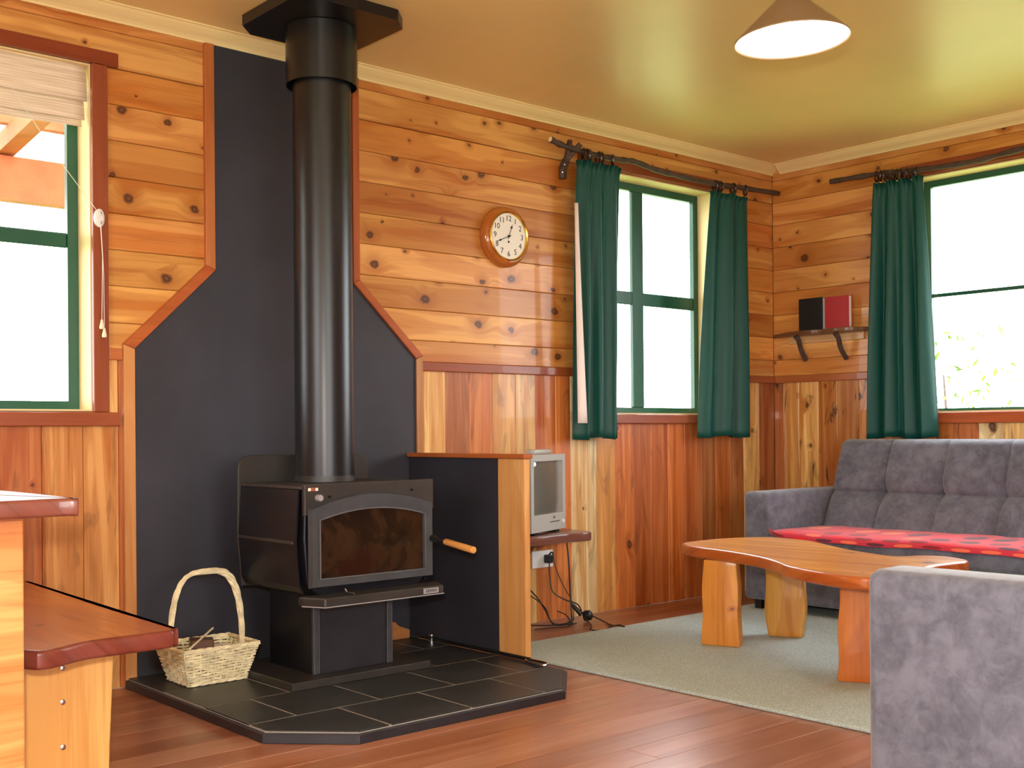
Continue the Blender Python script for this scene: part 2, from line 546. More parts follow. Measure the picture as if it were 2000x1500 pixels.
# horizontal lining boards above the rail
ROWS = [1.235, 1.33, 1.465, 1.597, 1.73, 1.862, 1.995, 2.127, 2.26, 2.392, 2.47]
PT = [(204, 138, 70), (210, 146, 74), (202, 132, 62), (212, 150, 82), (206, 138, 66), (196, 124, 58), (208, 144, 76), (200, 132, 64), (208, 146, 78), (198, 130, 68)]
def hboard_x(x0, x1, z0, z1, c):
    bx(x0, x1, 0.0, T0, z0+0.0008, z1-0.0008, 0.0025, 1).build('board', M['plankX'], wall_back, color=jit(c, 0.06))
def hboard_y(y0, y1, z0, z1, c):
    bx(0.0, T0, y0, y1, z0+0.0008, z1-0.0008, 0.0025, 1).build('board', M['plankY'], wall_right, color=jit(c, 0.06))
for k in range(len(ROWS)-1):
    z0, z1 = ROWS[k], ROWS[k+1]
    if z0 < 2.25:
        zt = min(z1, 2.258)
        hboard_x(-4.07, OA[0], z0, zt if z1 > 2.25 else z1, PT[k])
        hboard_x(OA[1], 0.0, z0, zt if z1 > 2.25 else z1, PT[(k+3) % 10])
        hboard_x(XL, OL[0], z0, z1, PT[k])
        hboard_y(OB[1], 0.0, z0, z1, PT[(k+2) % 10])
        hboard_y(YF, OB[0], z0, z1, PT[(k+2) % 10])
    else:
        hboard_x(-4.9, 0.0, z0, z1, PT[k])
        hboard_y(-4.2, 0.0, z0, z1, PT[(k+4) % 10])
# vertical dado boards
PALE, HONEY, ORANGE, RED, BROWN, CREAM = (222, 172, 104), (210, 146, 78), (194, 110, 52), (172, 94, 46), (170, 102, 56), (230, 200, 146)
def vboard_x(x0, x1, top, c, z0=0.0, mat='dadoZ'):
    bx(x0+0.0007, x1-0.0007, 0.0, T0, z0, top, 0.0025, 1).build('board', M[mat], wall_back, color=jit(c, 0.05))
def vboard_y(y0, y1, top, c, mat='stained'):
    bx(0.0, T0, y0+0.0007, y1-0.0007, 0.0, top, 0.0025, 1).build('board', M[mat], wall_right, color=jit(c, 0.05))
EA = [-2.72, -2.588, -2.467, -2.33, -2.189, -2.045, -1.917, -1.784, -1.683, -1.56, -1.502, -1.364, -1.225, -1.093, -0.954, -0.819, -0.675, -0.55, -0.422, -0.295, -0.15, 0.0]
TA = [PALE, PALE, BROWN, ORANGE, HONEY, PALE, ORANGE, ORANGE, CREAM, CREAM, HONEY, ORANGE, RED, RED, ORANGE, RED, BROWN, ORANGE, BROWN, PALE, BROWN, HONEY]
for k in range(len(EA)-1):
    top = 1.2 if (EA[k+1] <= -1.559 or EA[k] >= -0.551) else 1.0
    vboard_x(EA[k], EA[k+1], top, TA[k])
EL = [-4.98, -4.83, -4.68, -4.53, -4.389, -4.25, -4.105, -3.975, -3.90]
TL = [HONEY, ORANGE, HONEY, ORANGE, HONEY, HONEY, ORANGE, ORANGE, ORANGE]
for k in range(len(EL)-1):
    vboard_x(EL[k], EL[k+1], 0.96 if k < 7 else 1.2, [(206, 140, 76), (190, 112, 58), (200, 130, 68)][k % 3])
vboard_x(-4.07, -3.976, 1.2, PALE, 0.961)
EB = [0.0, -0.07, -0.172, -0.303, -0.428, -0.565, -0.635, -0.77, -0.90, -1.02, -1.142, -1.255, -1.386, -1.52, -1.65, -1.79, -1.92, -2.05, -2.18, -2.31, -2.44, -2.57, -2.70]
TB = [BROWN, HONEY, PALE, (190, 128, 66), (176, 120, 64), HONEY, (206, 130, 66), HONEY, ORANGE, ORANGE, RED, CREAM, PALE, HONEY]
for k in range(len(EB)-1):
    vboard_y(EB[k+1], EB[k], 1.2 if EB[k+1] >= -0.9 else 1.0, TB[k % len(TB)])

# dado rail, cornice
def trim(name, m, mat, color, label):
    return tag(m.build(name, M[mat], color=lin(*color)), label, 'trim', kind='structure')
RAILC = (150, 76, 38)
trim('trim_1', bx(-2.607, -1.60, -0.016, 0.0, 1.194, 1.236, 0.004), 'trimX', RAILC, 'brown dado rail between the black panel and the curtain')
trim('trim_2', bx(-0.50, 0.0, -0.016, 0.0, 1.194, 1.236, 0.004), 'trimX', (160, 88, 48), 'short brown dado rail left of the room corner')
trim('trim_3', bx(-0.016, 0.0, -0.86, -0.017, 1.194, 1.236, 0.004), 'trimY', (164, 92, 48), 'brown dado rail under the corner bookshelf')
trim('trim_4', bx(-4.014, -3.964, -0.016, 0.0, 1.194, 1.236, 0.003), 'trimX', (190, 110, 60), 'stub of dado rail beside the left window casing')
prof = [(0.0, 2.426), (-0.006, 2.426), (-0.009, 2.433), (-0.018, 2.442), (-0.032, 2.452), (-0.045, 2.464), (-0.052, 2.473), (-0.058, 2.474), (-0.058, 2.48), (0.0, 2.48)]
def cornice(name, pts, axis, a, b, label):
    m = MB()
    if axis == 'x': # runs along x on the back wall
        m.prism([(p[0], p[1]) for p in pts], 'x', a, b)
    else:
        m.prism([(p[0], p[1]) for p in pts], 'y', a, b)
    return tag(m.build(name, M['cornice']), label, 'trim', kind='structure')
cornice('trim_5', prof, 'x', XL, 0.0, 'cream cornice along the top of the back wall')
cornice('trim_6', prof, 'y', YF, -0.0585, 'cream cornice along the top of the right wall')

# ------------------------------------------------------------------ windows
G = M['green']
def window_x(name, op, mull, rails, label, arch=True):
    """window in the back wall; frame sits 0.09..0.14 outside the wall face"""
    x0, x1, z0, z1 = op
    w = thing(name, label, 'window', ((x0+x1)/2, 0.1, z0), kind='structure')
    fw = 0.045
    fr = MB()
    for b in ((x0, x0+fw, z0, z1), (x1-fw, x1, z0, z1), (x0+fw, x1-fw, z0, z0+0.038), (x0+fw, x1-fw, z1-fw, z1)):
        fr.box(b[0], b[1], 0.112, 0.139, b[2], b[3])
    fr.build('frame', G, w)
    xs = [x0+fw] + sum([[mx-0.043, mx+0.043] for mx in mull], []) + [x1-fw]
    for mx in mull:
        bx(mx-0.043, mx+0.043, 0.1125, 0.138, z0+0.038, z1-fw, 0.004, 1).build('mullion', G, w)
    zs = [z0+0.038] + sum([[rz-rh, rz+rh] for rz, rh in rails], []) + [z1-fw]
    for i in range(0, len(xs), 2):
        for rz, rh in rails:
            bx(xs[i], xs[i+1], 0.116, 0.1305, rz-rh, rz+rh, 0.004, 1).build('glazing_bar', G, w)
        for j in range(0, len(zs), 2):
            bx(xs[i], xs[i+1], 0.131, 0.135, zs[j], zs[j+1]).build('glass_pane', M['glass'], w)
    for b in ((x0-0.0, x0+0.006, z0, z1), (x1-0.006, x1, z0, z1), (x0+0.006, x1-0.006, z1-0.006, z1), (x0+0.006, x1-0.006, z0, z0+0.006)):
        bx(b[0], b[1], 0.0, 0.1115, b[2], b[3]).build('reveal_board', M['reveal'], w)
    return w
AC = (138, 62, 32)
win1 = window_x('window_1', OA, [-1.055], [(1.634, 0.035)], 'green framed four pane window between the two hung curtains')
bx(-1.62, -0.50, -0.02, 0.0, 2.262, 2.325, 0.003).build('architrave', M['trimX'], win1, color=lin(*AC))
bx(-1.62, -1.562, -0.018, 0.0, 1.0, 2.261, 0.003).build('architrave', M['trimZ'], win1, color=lin(*AC))
bx(-0.548, -0.50, -0.018, 0.0, 1.0, 2.261, 0.003).build('architrave', M['trimZ'], win1, color=lin(*AC))
bx(-1.64, -0.48, -0.03, 0.0, 0.958, 1.006, 0.004).build('sill', M['trimX'], win1, color=lin(146, 70, 36))
win3 = window_x('window_3', OL, [-4.70], [(1.632, 0.027)], 'green framed window with a folded blind at the left edge')
bx(-5.36, -3.975, -0.022, 0.0, 2.257, 2.308, 0.003).build('architrave', M['trimX'], win3, color=lin(*AC))
bx(-4.0725, -4.015, -0.02, 0.0, 1.004, 2.2565, 0.003).build('architrave', M['trimZ'], win3, color=lin(146, 72, 40))
bx(-5.36, -3.978, -0.028, 0.0, 0.954, 1.0035, 0.004).build('sill', M['trimX'], win3, color=lin(150, 74, 40))

y0, y1, z0, z1 = OB
win2 = thing('window_2', 'wide green framed window above the sofa', 'window', (0.1, (y0+y1)/2, z0), kind='structure')
fr = MB()
for b in ((y0, y0+0.045, z0, z1), (y1-0.045, y1, z0, z1), (y0+0.045, y1-0.045, z0, z0+0.022), (y0+0.045, y1-0.045, z1-0.04, z1)):
    fr.box(0.112, 0.139, b[0], b[1], b[2], b[3])
fr.build('frame', G, win2)
bx(0.116, 0.1305, -1.75, -0.945, 1.623, 1.642, 0.002, 1).build('glazing_bar', G, win2)
bx(0.1125, 0.138, -1.836, -1.75, z0+0.022, z1-0.04, 0.004, 1).build('mullion', G, win2)
bx(0.131, 0.135, -1.75, -0.945, 1.642, z1-0.04).build('glass_pane', M['glass'], win2)
bx(0.131, 0.135, -1.75, -0.945, z0+0.022, 1.623).build('glass_pane', M['glass'], win2)
bx(0.131, 0.135, -2.655, -1.836, z0+0.022, z1-0.04).build('glass_pane', M['glass'], win2)
bx(0.100, 0.1115, -0.985, -0.95, 1.0125, 1.024).build('latch', M['steel'], win2)
for b in ((y0, y0+0.006, z0, z1), (y1-0.006, y1, z0, z1), (y0+0.006, y1-0.006, z1-0.006, z1), (y0+0.006, y1-0.006, z0, z0+0.006)):
    bx(0.0, 0.1115, b[0], b[1], b[2], b[3]).build('reveal_board', M['reveal'], win2)
bx(-0.02, 0.0, -2.76, -0.84, 2.262, 2.325, 0.003).build('architrave', M['trimY'], win2, color=lin(*AC))
bx(-0.018, 0.0, -0.898, -0.84, 1.0, 2.261, 0.003).build('architrave', M['trimZ'], win2, color=lin(*AC))
bx(-0.03, 0.0, -2.78, -0.82, 0.946, 1.003, 0.004).build('sill', M['trimY'], win2, color=lin(168, 78, 34))

# ------------------------------------------------------------------ black heat panel with timber trims
hp = thing('heat_panel', 'tall black stepped fireboard panel with timber edging behind the stove', 'panel', (-3.27, -0.005, 0.0))
poly = [(-3.92, 0.0), (-2.642, 0.0), (-2.642, 1.247), (-2.966, 1.556), (-2.966, 2.425), (-3.597, 2.425), (-3.597, 1.553), (-3.92, 1.237)]
MB().prism(poly, 'y', -0.012, -0.0005).build('fireboard', M['black_panel'], hp)
def strip(poly, ax, c):
    mm = MB().prism(poly, 'y', -0.022, -0.0005); mm.bevel(0.002, 1)
    mm.build('edging', M['trim'+ax], hp, color=lin(*c))
strip([(-3.636, 1.569), (-3.5975, 1.554), (-3.5975, 2.425), (-3.636, 2.425)], 'Z', (184, 110, 60))
strip([(-3.963, 1.253), (-3.9205, 1.238), (-3.5975, 1.553), (-3.636, 1.568)], 'X', (176, 90, 40))
strip([(-3.963, 0.0), (-3.9205, 0.0), (-3.9205, 1.237), (-3.963, 1.252)], 'Z', (204, 142, 84))
strip([(-2.9655, 1.556), (-2.934, 1.57), (-2.934, 2.425), (-2.9655, 2.425)], 'Z', (176, 92, 52))
strip([(-2.9655, 1.555), (-2.6415, 1.246), (-2.607, 1.262), (-2.934, 1.569)], 'X', (176, 92, 42))
strip([(-2.6415, 0.0), (-2.607, 0.0), (-2.607, 1.261), (-2.6415, 1.245)], 'Z', (178, 122, 74))

# ------------------------------------------------------------------ hearth with slate tiles
hx0, hx1, hyf = -3.968, -2.695, -1.236
he = thing('hearth', 'low dark slate tiled hearth with clipped corners under the stove', 'hearth', (-3.33, -0.6, 0.0))
outer = [(hx0, -0.024), (hx0, -1.03), (hx0+0.206, hyf), (hx1-0.222, hyf), (hx1, -1.014), (hx1, -0.79), (hx1, -0.024)]
mm = MB().prism(outer, 'z', 0.0, 0.030); mm.bevel(0.002, 1)
mm.build('hearth_base', M['hearth_edge'], he)
tin = [(hx0+0.012, -0.026), (hx0+0.012, -1.025), (hx0+0.211, hyf+0.012), (hx1-0.227, hyf+0.012), (hx1-0.012, -1.009), (hx1-0.012, -0.026)]
MB().prism(tin, 'z', 0.0302, 0.0358).build('grout_bed', M['grout'], he)
def clip(poly, a, b, c):   # keep a*x+b*y<=c
    out = []
    n = len(poly)
    for i in range(n):
        p, q = poly[i], poly[(i+1) % n]
        dp, dq = a*p[0]+b*p[1]-c, a*q[0]+b*q[1]-c
        if dp <= 0: out.append(p)
        if (dp < 0 < dq) or (dq < 0 < dp):
            t = dp/(dp-dq); out.append((p[0]+t*(q[0]-p[0]), p[1]+t*(q[1]-p[1])))
    return out
def edges(poly):
    n = len(poly); r = []
    ctr = (sum(p[0] for p in poly)/n, sum(p[1] for p in poly)/n)
    for i in range(n):
        p, q = poly[i], poly[(i+1) % n]
        a, b = q[1]-p[1], -(q[0]-p[0]); c = a*p[0]+b*p[1]
        if a*ctr[0]+b*ctr[1] > c: a, b, c = -a, -b, -c
        r.append((a, b, c))
    return r
g = 0.0036
for r, (ya, yb) in enumerate(((-1.236, -0.932), (-0.932, -0.63), (-0.63, -0.328), (-0.328, -0.026))):
    off = -3.647 if r % 2 == 0 else -3.797
    x = off - 0.945
    while x < hx1:
        poly = [(x+g, ya+g), (x+0.317-g, ya+g), (x+0.317-g, yb-g), (x+g, yb-g)]
        for a, b, c in edges(tin):
            if poly: poly = clip(poly, a, b, c)
        if len(poly) >= 3:
            t = MB().prism(poly, 'z', 0.0326, 0.0372); t.bevel(0.0009, 1)
            t.build('tile', M['slate'], he)
        x += 0.317
HZ = 0.0374

# ------------------------------------------------------------------ low partition beside the stove
pt = thing('partition_screen', 'low black fireboard screen with pale timber end post right of the stove', 'screen', (-2.67, -0.4, HZ))
bx(-2.69, -2.668, -0.622, -0.023, HZ, 0.815).build('fireboard', M['black_panel'], pt)
bx(-2.692, -2.664, -0.782, -0.6225, HZ, 0.815, 0.003).build('post', M['trimZ'], pt, color=lin(214, 156, 92))
bx(-2.703, -2.655, -0.792, -0.023, 0.8155, 0.834, 0.004).build('cap', M['trimY'], pt, color=lin(176, 96, 46))

# ------------------------------------------------------------------ stove
SX = -3.342
st = thing('wood_stove', 'black cast iron wood burning stove on a pedestal', 'stove', (SX, -0.45, HZ))
mm = bx(SX-0.295, SX+0.295, -0.642, -0.20, HZ, 0.066, 0.003); mm.build('base_plate', M['stove_brown'], st)
bx(SX-0.168, SX+0.168, -0.555, -0.262, 0.0662, 0.350).build('pedestal', M['stove'], st)
bx(SX-0.168, SX-0.147, -0.5725, -0.5555, 0.0662, 0.350, 0.002, 1).build('pedestal_edge', M['stove_door'], st)
bx(SX+0.147, SX+0.168, -0.5725, -0.5555, 0.0662, 0.350, 0.002, 1).build('pedestal_edge', M['stove_door'], st)
bx(SX-0.1445, SX+0.1445, -0.568, -0.5555, 0.0662, 0.350, 0.001, 1).build('pedestal_front', M['hearth_edge'], st)
for k in (-0.168, -0.1465, 0.1465, 0.168):
    MB().tube([(SX+k, -0.5728, 0.067), (SX+k, -0.5728, 0.334)], 0.0011, 5).build('worn_edge', M['dull_edge'], st)
# firebox core: octagonal-ish section (x,z) extruded along y
core = [(SX-0.262, 0.728), (SX-0.268, 0.56), (SX-0.255, 0.40), (SX-0.20, 0.352), (SX+0.20, 0.352), (SX+0.255, 0.40), (SX+0.268, 0.56), (SX+0.262, 0.728)]
mm = MB().prism(core, 'y', -0.675, -0.262); mm.bevel(0.006, 2)
mm.build('firebox', M['stove'], st)
for s in (-1, 1):
    prf = [(0.276, 0.728), (0.288, 0.548), (0.276, 0.395), (0.262, 0.372)]
    pol = [(SX+s*a, z) for a, z in prf] + [(SX+s*(a-0.006), z) for a, z in prf[::-1]]
    mm = MB().prism(pol, 'y', -0.655, -0.25); mm.build('side_panel', M['stove'], st)
    bx(SX+s*0.285-0.006, SX+s*0.285+0.006, -0.640, -0.252, 0.540, 0.552, 0.003).build('side_rib', M['stove_brown'], st)
rs = []
hw = 0.286
for a in range(0, 91, 15):
    rs.append((SX+hw-0.05+0.05*math.cos(math.radians(a)), 0.792+0.05*math.sin(math.radians(a))))
for a in range(90, 181, 15):
    rs.append((SX-hw+0.05+0.05*math.cos(math.radians(a)), 0.792+0.05*math.sin(math.radians(a))))
rs += [(SX-hw-0.004, 0.54), (SX-hw+0.012, 0.36), (SX+hw-0.012, 0.36), (SX+hw+0.004, 0.54)]
mm = MB().prism(rs, 'y', -0.248, -0.236); mm.bevel(0.002, 1)
mm.build('rear_shield', M['stove_brown'], st)
bx(SX-0.276, SX+0.276, -0.672, -0.252, 0.7285, 0.741, 0.003).build('top_plate', M['stove_brown'], st)
bx(SX-0.274, SX+0.274, -0.694, -0.676, 0.640, 0.748, 0.003).build('front_panel', M['stove_brown'], st)
# door with arched head and window
def arch_loop(hw, zb, zs, rise, n=16, x=SX):
    pts = [(x-hw, zb), (x+hw, zb)]
    for i in range(n+1):
        t = i/n
        pts.append((x+hw-2*hw*t, zs+rise*(1-(2*t-1)**2)))
    return pts
dz0, dzs, drise = 0.392, 0.664, 0.047
o_l = arch_loop(0.262, dz0, dzs, drise)
i_l = arch_loop(0.219, 0.424, 0.622, 0.032)
m = MB(); bmv = m.bm
yo, yb, yi = -0.712, -0.6945, -0.706
Lo = [bmv.verts.new((p[0], yb, p[1])) for p in o_l]
def inset(loop, k, x=SX, zc=0.54):
    return [(x+(p[0]-x)*k, zc+(p[1]-zc)*k) for p in loop]
Lf = [bmv.verts.new((p[0], yo, p[1])) for p in inset(o_l, 0.972)]
Li = [bmv.verts.new((p[0], yi-0.004, p[1])) for p in inset(i_l, 1.03)]
Lb = [bmv.verts.new((p[0], yb, p[1])) for p in i_l]
n = len(o_l)
for A, B in ((Lo, Lf), (Lf, Li), (Li, Lb), (Lb, Lo)):
    for i in range(n):
        bmv.faces.new([A[i], A[(i+1) % n], B[(i+1) % n], B[i]])
door = m.build('door', M['stove_door'], st)
MB().prism(inset(i_l, 0.998), 'y', -0.700, -0.6955).build('window_glass', M['stove_glass'], door)
mm = MB()
for k in (1.005,):
    path = [(p[0], -0.7105, p[1]) for p in inset(i_l, 1.02)]
    mm.tube(path+[path[0]], 0.0028, 6)
mm.build('glass_rim', M['dull_edge'], door, smooth=True)
# handle
hd = MB().tube([(SX+0.252, -0.7125, 0.532), (SX+0.252, -0.735, 0.530)], 0.012, 12)
hd.tube([(SX+0.252, -0.735, 0.530), (SX+0.262, -0.775, 0.522)], 0.005, 8)
hnd = hd.build('door_handle', M['iron'], door, smooth=True)
MB().tube([(SX+0.262, -0.776, 0.522), (SX+0.263, -0.782, 0.5215), (SX+0.268, -0.935, 0.502), (SX+0.268, -0.938, 0.5018)], [0.009, 0.0125, 0.0125, 0.010], 14).build('wooden_grip', M['slabY'], st, smooth=True, color=lin(224, 158, 84))
# ash ledge
led = [(SX-0.250, -0.782), (SX+0.250, -0.782), (SX+0.292, -0.70), (SX+0.292, -0.676), (SX-0.292, -0.676), (SX-0.292, -0.70)]
mm = MB().prism(led, 'z', 0.336, 0.366); mm.bevel(0.004, 1)
ledge = mm.build('ash_ledge', M['stove_brown'], st)
pth = [(SX-0.292, -0.702, 0.336), (SX-0.2505, -0.7832, 0.336), (SX+0.2505, -0.7832, 0.336), (SX+0.292, -0.702, 0.336)]
MB().tube(pth, 0.0022, 6).build('ledge_edge', M['chrome_edge'], ledge, smooth=True)
bx(SX+0.158, SX+0.226, -0.7850, -0.7825, 0.341, 0.361, 0.001, 1).build('badge', M['chrome_edge'], ledge)

def text_obj(txt, size, mat, parent, loc, rot, name, extrude=0.0004, color=None):
    cu = bpy.data.curves.new(name+'_curve', 'FONT')
    cu.body = txt; cu.size = size; cu.align_x = 'CENTER'; cu.align_y = 'CENTER'; cu.extrude = extrude
    cu.resolution_u = 3
    tmp = bpy.data.objects.new(name+'_tmp', cu)
    COL.objects.link(tmp)
    dg = bpy.context.evaluated_depsgraph_get(); dg.update()
    me = bpy.data.meshes.new_from_object(tmp.evaluated_get(dg))
    bpy.data.objects.remove(tmp); bpy.data.curves.remove(cu)
    me.name = name
    o = bpy.data.objects.new(name, me)
    COL.objects.link(o); me.materials.clear(); me.materials.append(mat)
    o.parent = parent
    o.location = Vector(loc) - Vector(ROOT[parent.name])
    o.rotation_euler = rot
    return o
FACE = (math.pi/2, 0, 0)     # reads from the -Y side
text_obj('SIERRA', 0.0165, M['ink'], ledge, (SX+0.192, -0.7853, 0.351), FACE, 'badge_lettering')
bx(SX-0.262, SX-0.222, -0.6965, -0.6945, 0.723, 0.736, 0.001, 1).build('label_plate', M['copper'], st)
for k in (-0.2565, -0.2275):
    bx(SX+k-0.005, SX+k+0.005, -0.6975, -0.6968, 0.725, 0.734).build('label_symbol', M['face'], st)
MB().lathe([(0.0, 0.020), (0.010, 0.020), (0.0115, 0.016), (0.012, 0.0), (0.0, 0.0)], (SX-0.222, -0.6945, 0.700), (0, -1, 0), 20).build('control_knob', M['chrome_edge'], st, smooth=True)
MB().lathe([(0.0, 0.010), (0.004, 0.010), (0.005, 0.0), (0.0, 0.0)], (SX-0.176, -0.6945, 0.702), (0, -1, 0), 12).build('screw', M['iron'], st, smooth=True)
MB().lathe([(0.0, 0.008), (0.004, 0.008), (0.005, 0.0), (0.0, 0.0)], (SX+0.175, -0.6945, 0.712), (0, -1, 0), 12).build('screw', M['iron'], st, smooth=True)
MB().tube([(SX-0.135, -0.7825, 0.372), (SX-0.135, -0.735, 0.372), (SX-0.135, -0.725, 0.383)], 0.0035, 8).build('ledge_latch', M['steel'], st, smooth=True)

# flue
FX, FY = -3.345, -0.388
fp = thing('flue_pipe', 'tall matt black flue pipe rising from the stove to the ceiling', 'flue', (FX, FY, 0.742))
R = 0.109
MB().lathe([(0.0, 0.7425), (R, 0.7425), (R, 2.43), (0, 2.43)], (FX, FY, 0), (0, 0, 1), 56).build('pipe', M['flue'], fp, smooth=True)
MB().lathe([(R+0.0005, 0.7425), (R+0.004, 0.7425), (R+0.004, 0.764), (R+0.0005, 0.764)], (FX, FY, 0), (0, 0, 1), 56, closed=True).build('base_band', M['stove_brown'], fp, smooth=True)
MB().lathe([(0.129, 2.222), (0.133, 2.222), (0.133, 2.436), (0.129, 2.436)], (FX, FY, 0), (0, 0, 1), 56, closed=True).build('collar', M['flue'], fp, smooth=True)
hs, cu_ = 0.241, 0.068
px, py = -3.353, -0.412
oct_ = [(px-hs+cu_, py-hs), (px+hs-cu_, py-hs), (px+hs, py-hs+cu_), (px+hs, py+hs-cu_), (px+hs-cu_, py+hs), (px-hs+cu_, py+hs), (px-hs, py+hs-cu_), (px-hs, py-hs+cu_)]
mm = MB().prism(oct_, 'z', 2.438, 2.479); mm.bevel(0.002, 1)
cp = mm.build('ceiling_plate', M['flue'], fp)
for sx in (-1, 1):
    for sy in (-1, 1):
        MB().lathe([(0, -0.003), (0.006, -0.002), (0.007, 0.0), (0.0, 0.0)], (px+sx*(hs-0.045), py+sy*(hs-0.045), 2.438), (0, 0, 1), 10).build('screw', M['iron'], cp)

# ------------------------------------------------------------------ clock
CX, CZ = -2.118, 1.838
ck = thing('wall_clock', 'round wooden wall clock with white face and brass rim', 'clock', (CX, -0.0, CZ))
AX = (0, -1, 0)
MB().lathe([(0.0, 0.001), (0.140, 0.001), (0.144, 0.006), (0.144, 0.016), (0.139, 0.030), (0.130, 0.040), (0.121, 0.045), (0.117, 0.045), (0.117, 0.02), (0, 0.02)], (CX, 0, CZ), AX, 64).build('case', wood('clock_case', 'X', 0, 0.3, 0.3, 0.15, 0.8), ck, smooth=True, color=lin(178, 100, 40))
MB().lathe([(0.117, 0.040), (0.118, 0.050), (0.114, 0.053), (0.108, 0.049), (0.107, 0.042)], (CX, 0, CZ), AX, 64, closed=True).build('brass_rim', M['brass'], ck, smooth=True)
MB().lathe([(0.0, 0.043), (0.107, 0.043), (0.107, 0.038), (0.0, 0.038)], (CX, 0, CZ), AX, 64).build('face', M['face'], ck)
for h in range(1, 13):
    a = math.radians(90-30*h)
    text_obj(str(h), 0.037, M['ink'], ck, (CX+0.083*math.cos(a), -0.0436, CZ+0.083*math.sin(a)), FACE, 'numeral', 0.0003)
def hand(name, ang, ln, wmax, y):
    a = math.radians(90-ang)
    d = Vector((math.cos(a), math.sin(a))); n_ = Vector((-d.y, d.x))
    o = Vector((CX, CZ))
    P = [(-0.014, 0.0018), (ln*0.62, 0.0014), (ln*0.74, wmax), (ln*0.86, 0.0012), (ln, 0.0004)]
    pl = [tuple(o+d*a_+n_*b_) for a_, b_ in P] + [tuple(o+d*a_-n_*b_) for a_, b_ in P[::-1]]
    MB().prism(pl, 'y', y, y-0.001).build(name, M['ink'], ck)
hand('hour_hand', 22, 0.062, 0.0065, -0.0455)
hand('minute_hand', 247, 0.080, 0.005, -0.0472)
MB().lathe([(0, 0.0075), (0.005, 0.0075), (0.006, 0.0), (0, 0)], (CX, -0.0432, CZ), AX, 16).build('hand_hub', M['ink'], ck)
MB().lathe([(0, 0.0008), (0.0055, 0.0008), (0.0055, 0.0), (0, 0)], (CX, -0.0432, CZ-0.026), AX, 16).build('winding_hole', M['ink'], ck)

# ------------------------------------------------------------------ curtains
def curtain(name, axis, t0, t1, b0, b1, ztop, zbot, nf, label, seed, plane=-0.1):
    """pleated curtain; axis 'x' hangs on the back wall, 'y' on the right wall"""
    rr = random.Random(seed)
    ph = [rr.uniform(0, 6.28) for _ in range(4)]
    m = MB()
    def fn(u, v):
        z = ztop + (zbot-ztop)*v
        a = t0 + (t1-t0)*u; b = b0 + (b1-b0)*u
        vv = v**0.8
        h = a + (b-a)*vv
        amp = 0.010 + 0.017*min(1, v*1.6)
        k = math.sin(u*nf*2*math.pi + ph[0] + 0.5*math.sin(v*2.3+ph[1])) + 0.5*math.sin(u*nf*0.57*2*math.pi+ph[2]+v*1.2)
        d = plane + amp*k + (0.016*math.sin(u*nf*4*2*math.pi) if v < 0.03 else 0.0)*(1-v/0.03 if v < 0.03 else 0)
        h += 0.006*math.sin(u*nf*4*math.pi+ph[3])*v
        z += 0.006*math.sin(u*9+ph[1])*(v > 0.5)
        return (h, d, z) if axis == 'x' else (d, h, z)
    m.grid(110, 36, fn)
    root = thing(name, label, 'curtain', ((t0+t1)/2, plane, zbot) if axis == 'x' else (plane, (t0+t1)/2, zbot), 'green curtains')
    m.build('drape', M['curtain'], root, smooth=True, thick=0.004, recalc=False)
    return root
def rod_rings(cur, axis, spots, zf):
    for s_, tilt in spots:
        z = zf(s_)
        path = []
        for k in range(21):
            a = k*2*math.pi/20
            dx = 0.028*math.cos(a); dz = 0.028*math.sin(a)
            if axis == 'x': path.append((s_+tilt*dx, -0.1+dx, z+dz-0.012))
            else: path.append((-0.1+dx, s_+tilt*dx, z+dz-0.012))
        MB().tube(path, 0.006, 8, cap=False).build('curtain_ring', M['ringdark'], cur, smooth=True)
        hook = [(s_, -0.1, z-0.042), (s_, -0.1, z-0.050)] if axis == 'x' else [(-0.1, s_, z-0.042), (-0.1, s_, z-0.050)]
        MB().tube(hook, 0.003, 6).build('ring_eye', M['brass'], cur, smooth=True)
RA = catmull([(-1.897, -0.1, 2.318), (-1.813, -0.1, 2.302), (-1.638, -0.1, 2.290), (-1.419, -0.1, 2.293), (-1.305, -0.1, 2.299), (-1.168, -0.1, 2.282), (-0.986, -0.1, 2.275), (-0.688, -0.1, 2.273), (-0.416, -0.1, 2.284), (-0.079, -0.1, 2.296)], 6, False)
RB = catmull([(-0.1, -0.464, 2.300), (-0.1, -0.713, 2.294), (-0.1, -1.012, 2.272), (-0.1, -1.289, 2.262), (-0.1, -1.548, 2.278), (-0.1, -1.9, 2.285), (-0.1, -2.4, 2.275), (-0.1, -2.95, 2.29)], 6, False)
def zat(path, k, s):
    return min(path, key=lambda p: abs(p[k]-s)).z
c1 = curtain('curtain', 'x', -1.705, -1.408, -1.742, -1.425, 2.252, 0.884, 3.2, 'green curtain with white lining showing, left of the four pane window', 3)
lin_poly = lambda u, v: (-1.785+0.010*v+(0.018+0.045*v)*u, -0.146-0.012*math.sin(u*3.1), 2.02-1.06*v)
MB().grid(6, 16, lin_poly).build('lining', M['lining'], c1, smooth=True, thick=0.003, recalc=False)
c2 = curtain('curtain', 'x', -0.690, -0.372, -0.806, -0.378, 2.232, 0.884, 2.6, 'green curtain hanging between the four pane window and the room corner', 11)
c3 = curtain('curtain', 'y', -0.735, -1.012, -0.688, -1.082, 2.242, 0.872, 3.6, 'green curtain beside the corner bookshelf, above the sofa back', 5)
rod_rings(c1, 'x', [(-1.675, .5), (-1.655, .2), (-1.635, .6), (-1.57, .3), (-1.55, .5), (-1.47, .9)], lambda s: zat(RA, 0, s))
rod_rings(c2, 'x', [(-0.66, .4), (-0.64, .6), (-0.62, .2), (-0.50, .4), (-0.39, .8)], lambda s: zat(RA, 0, s))
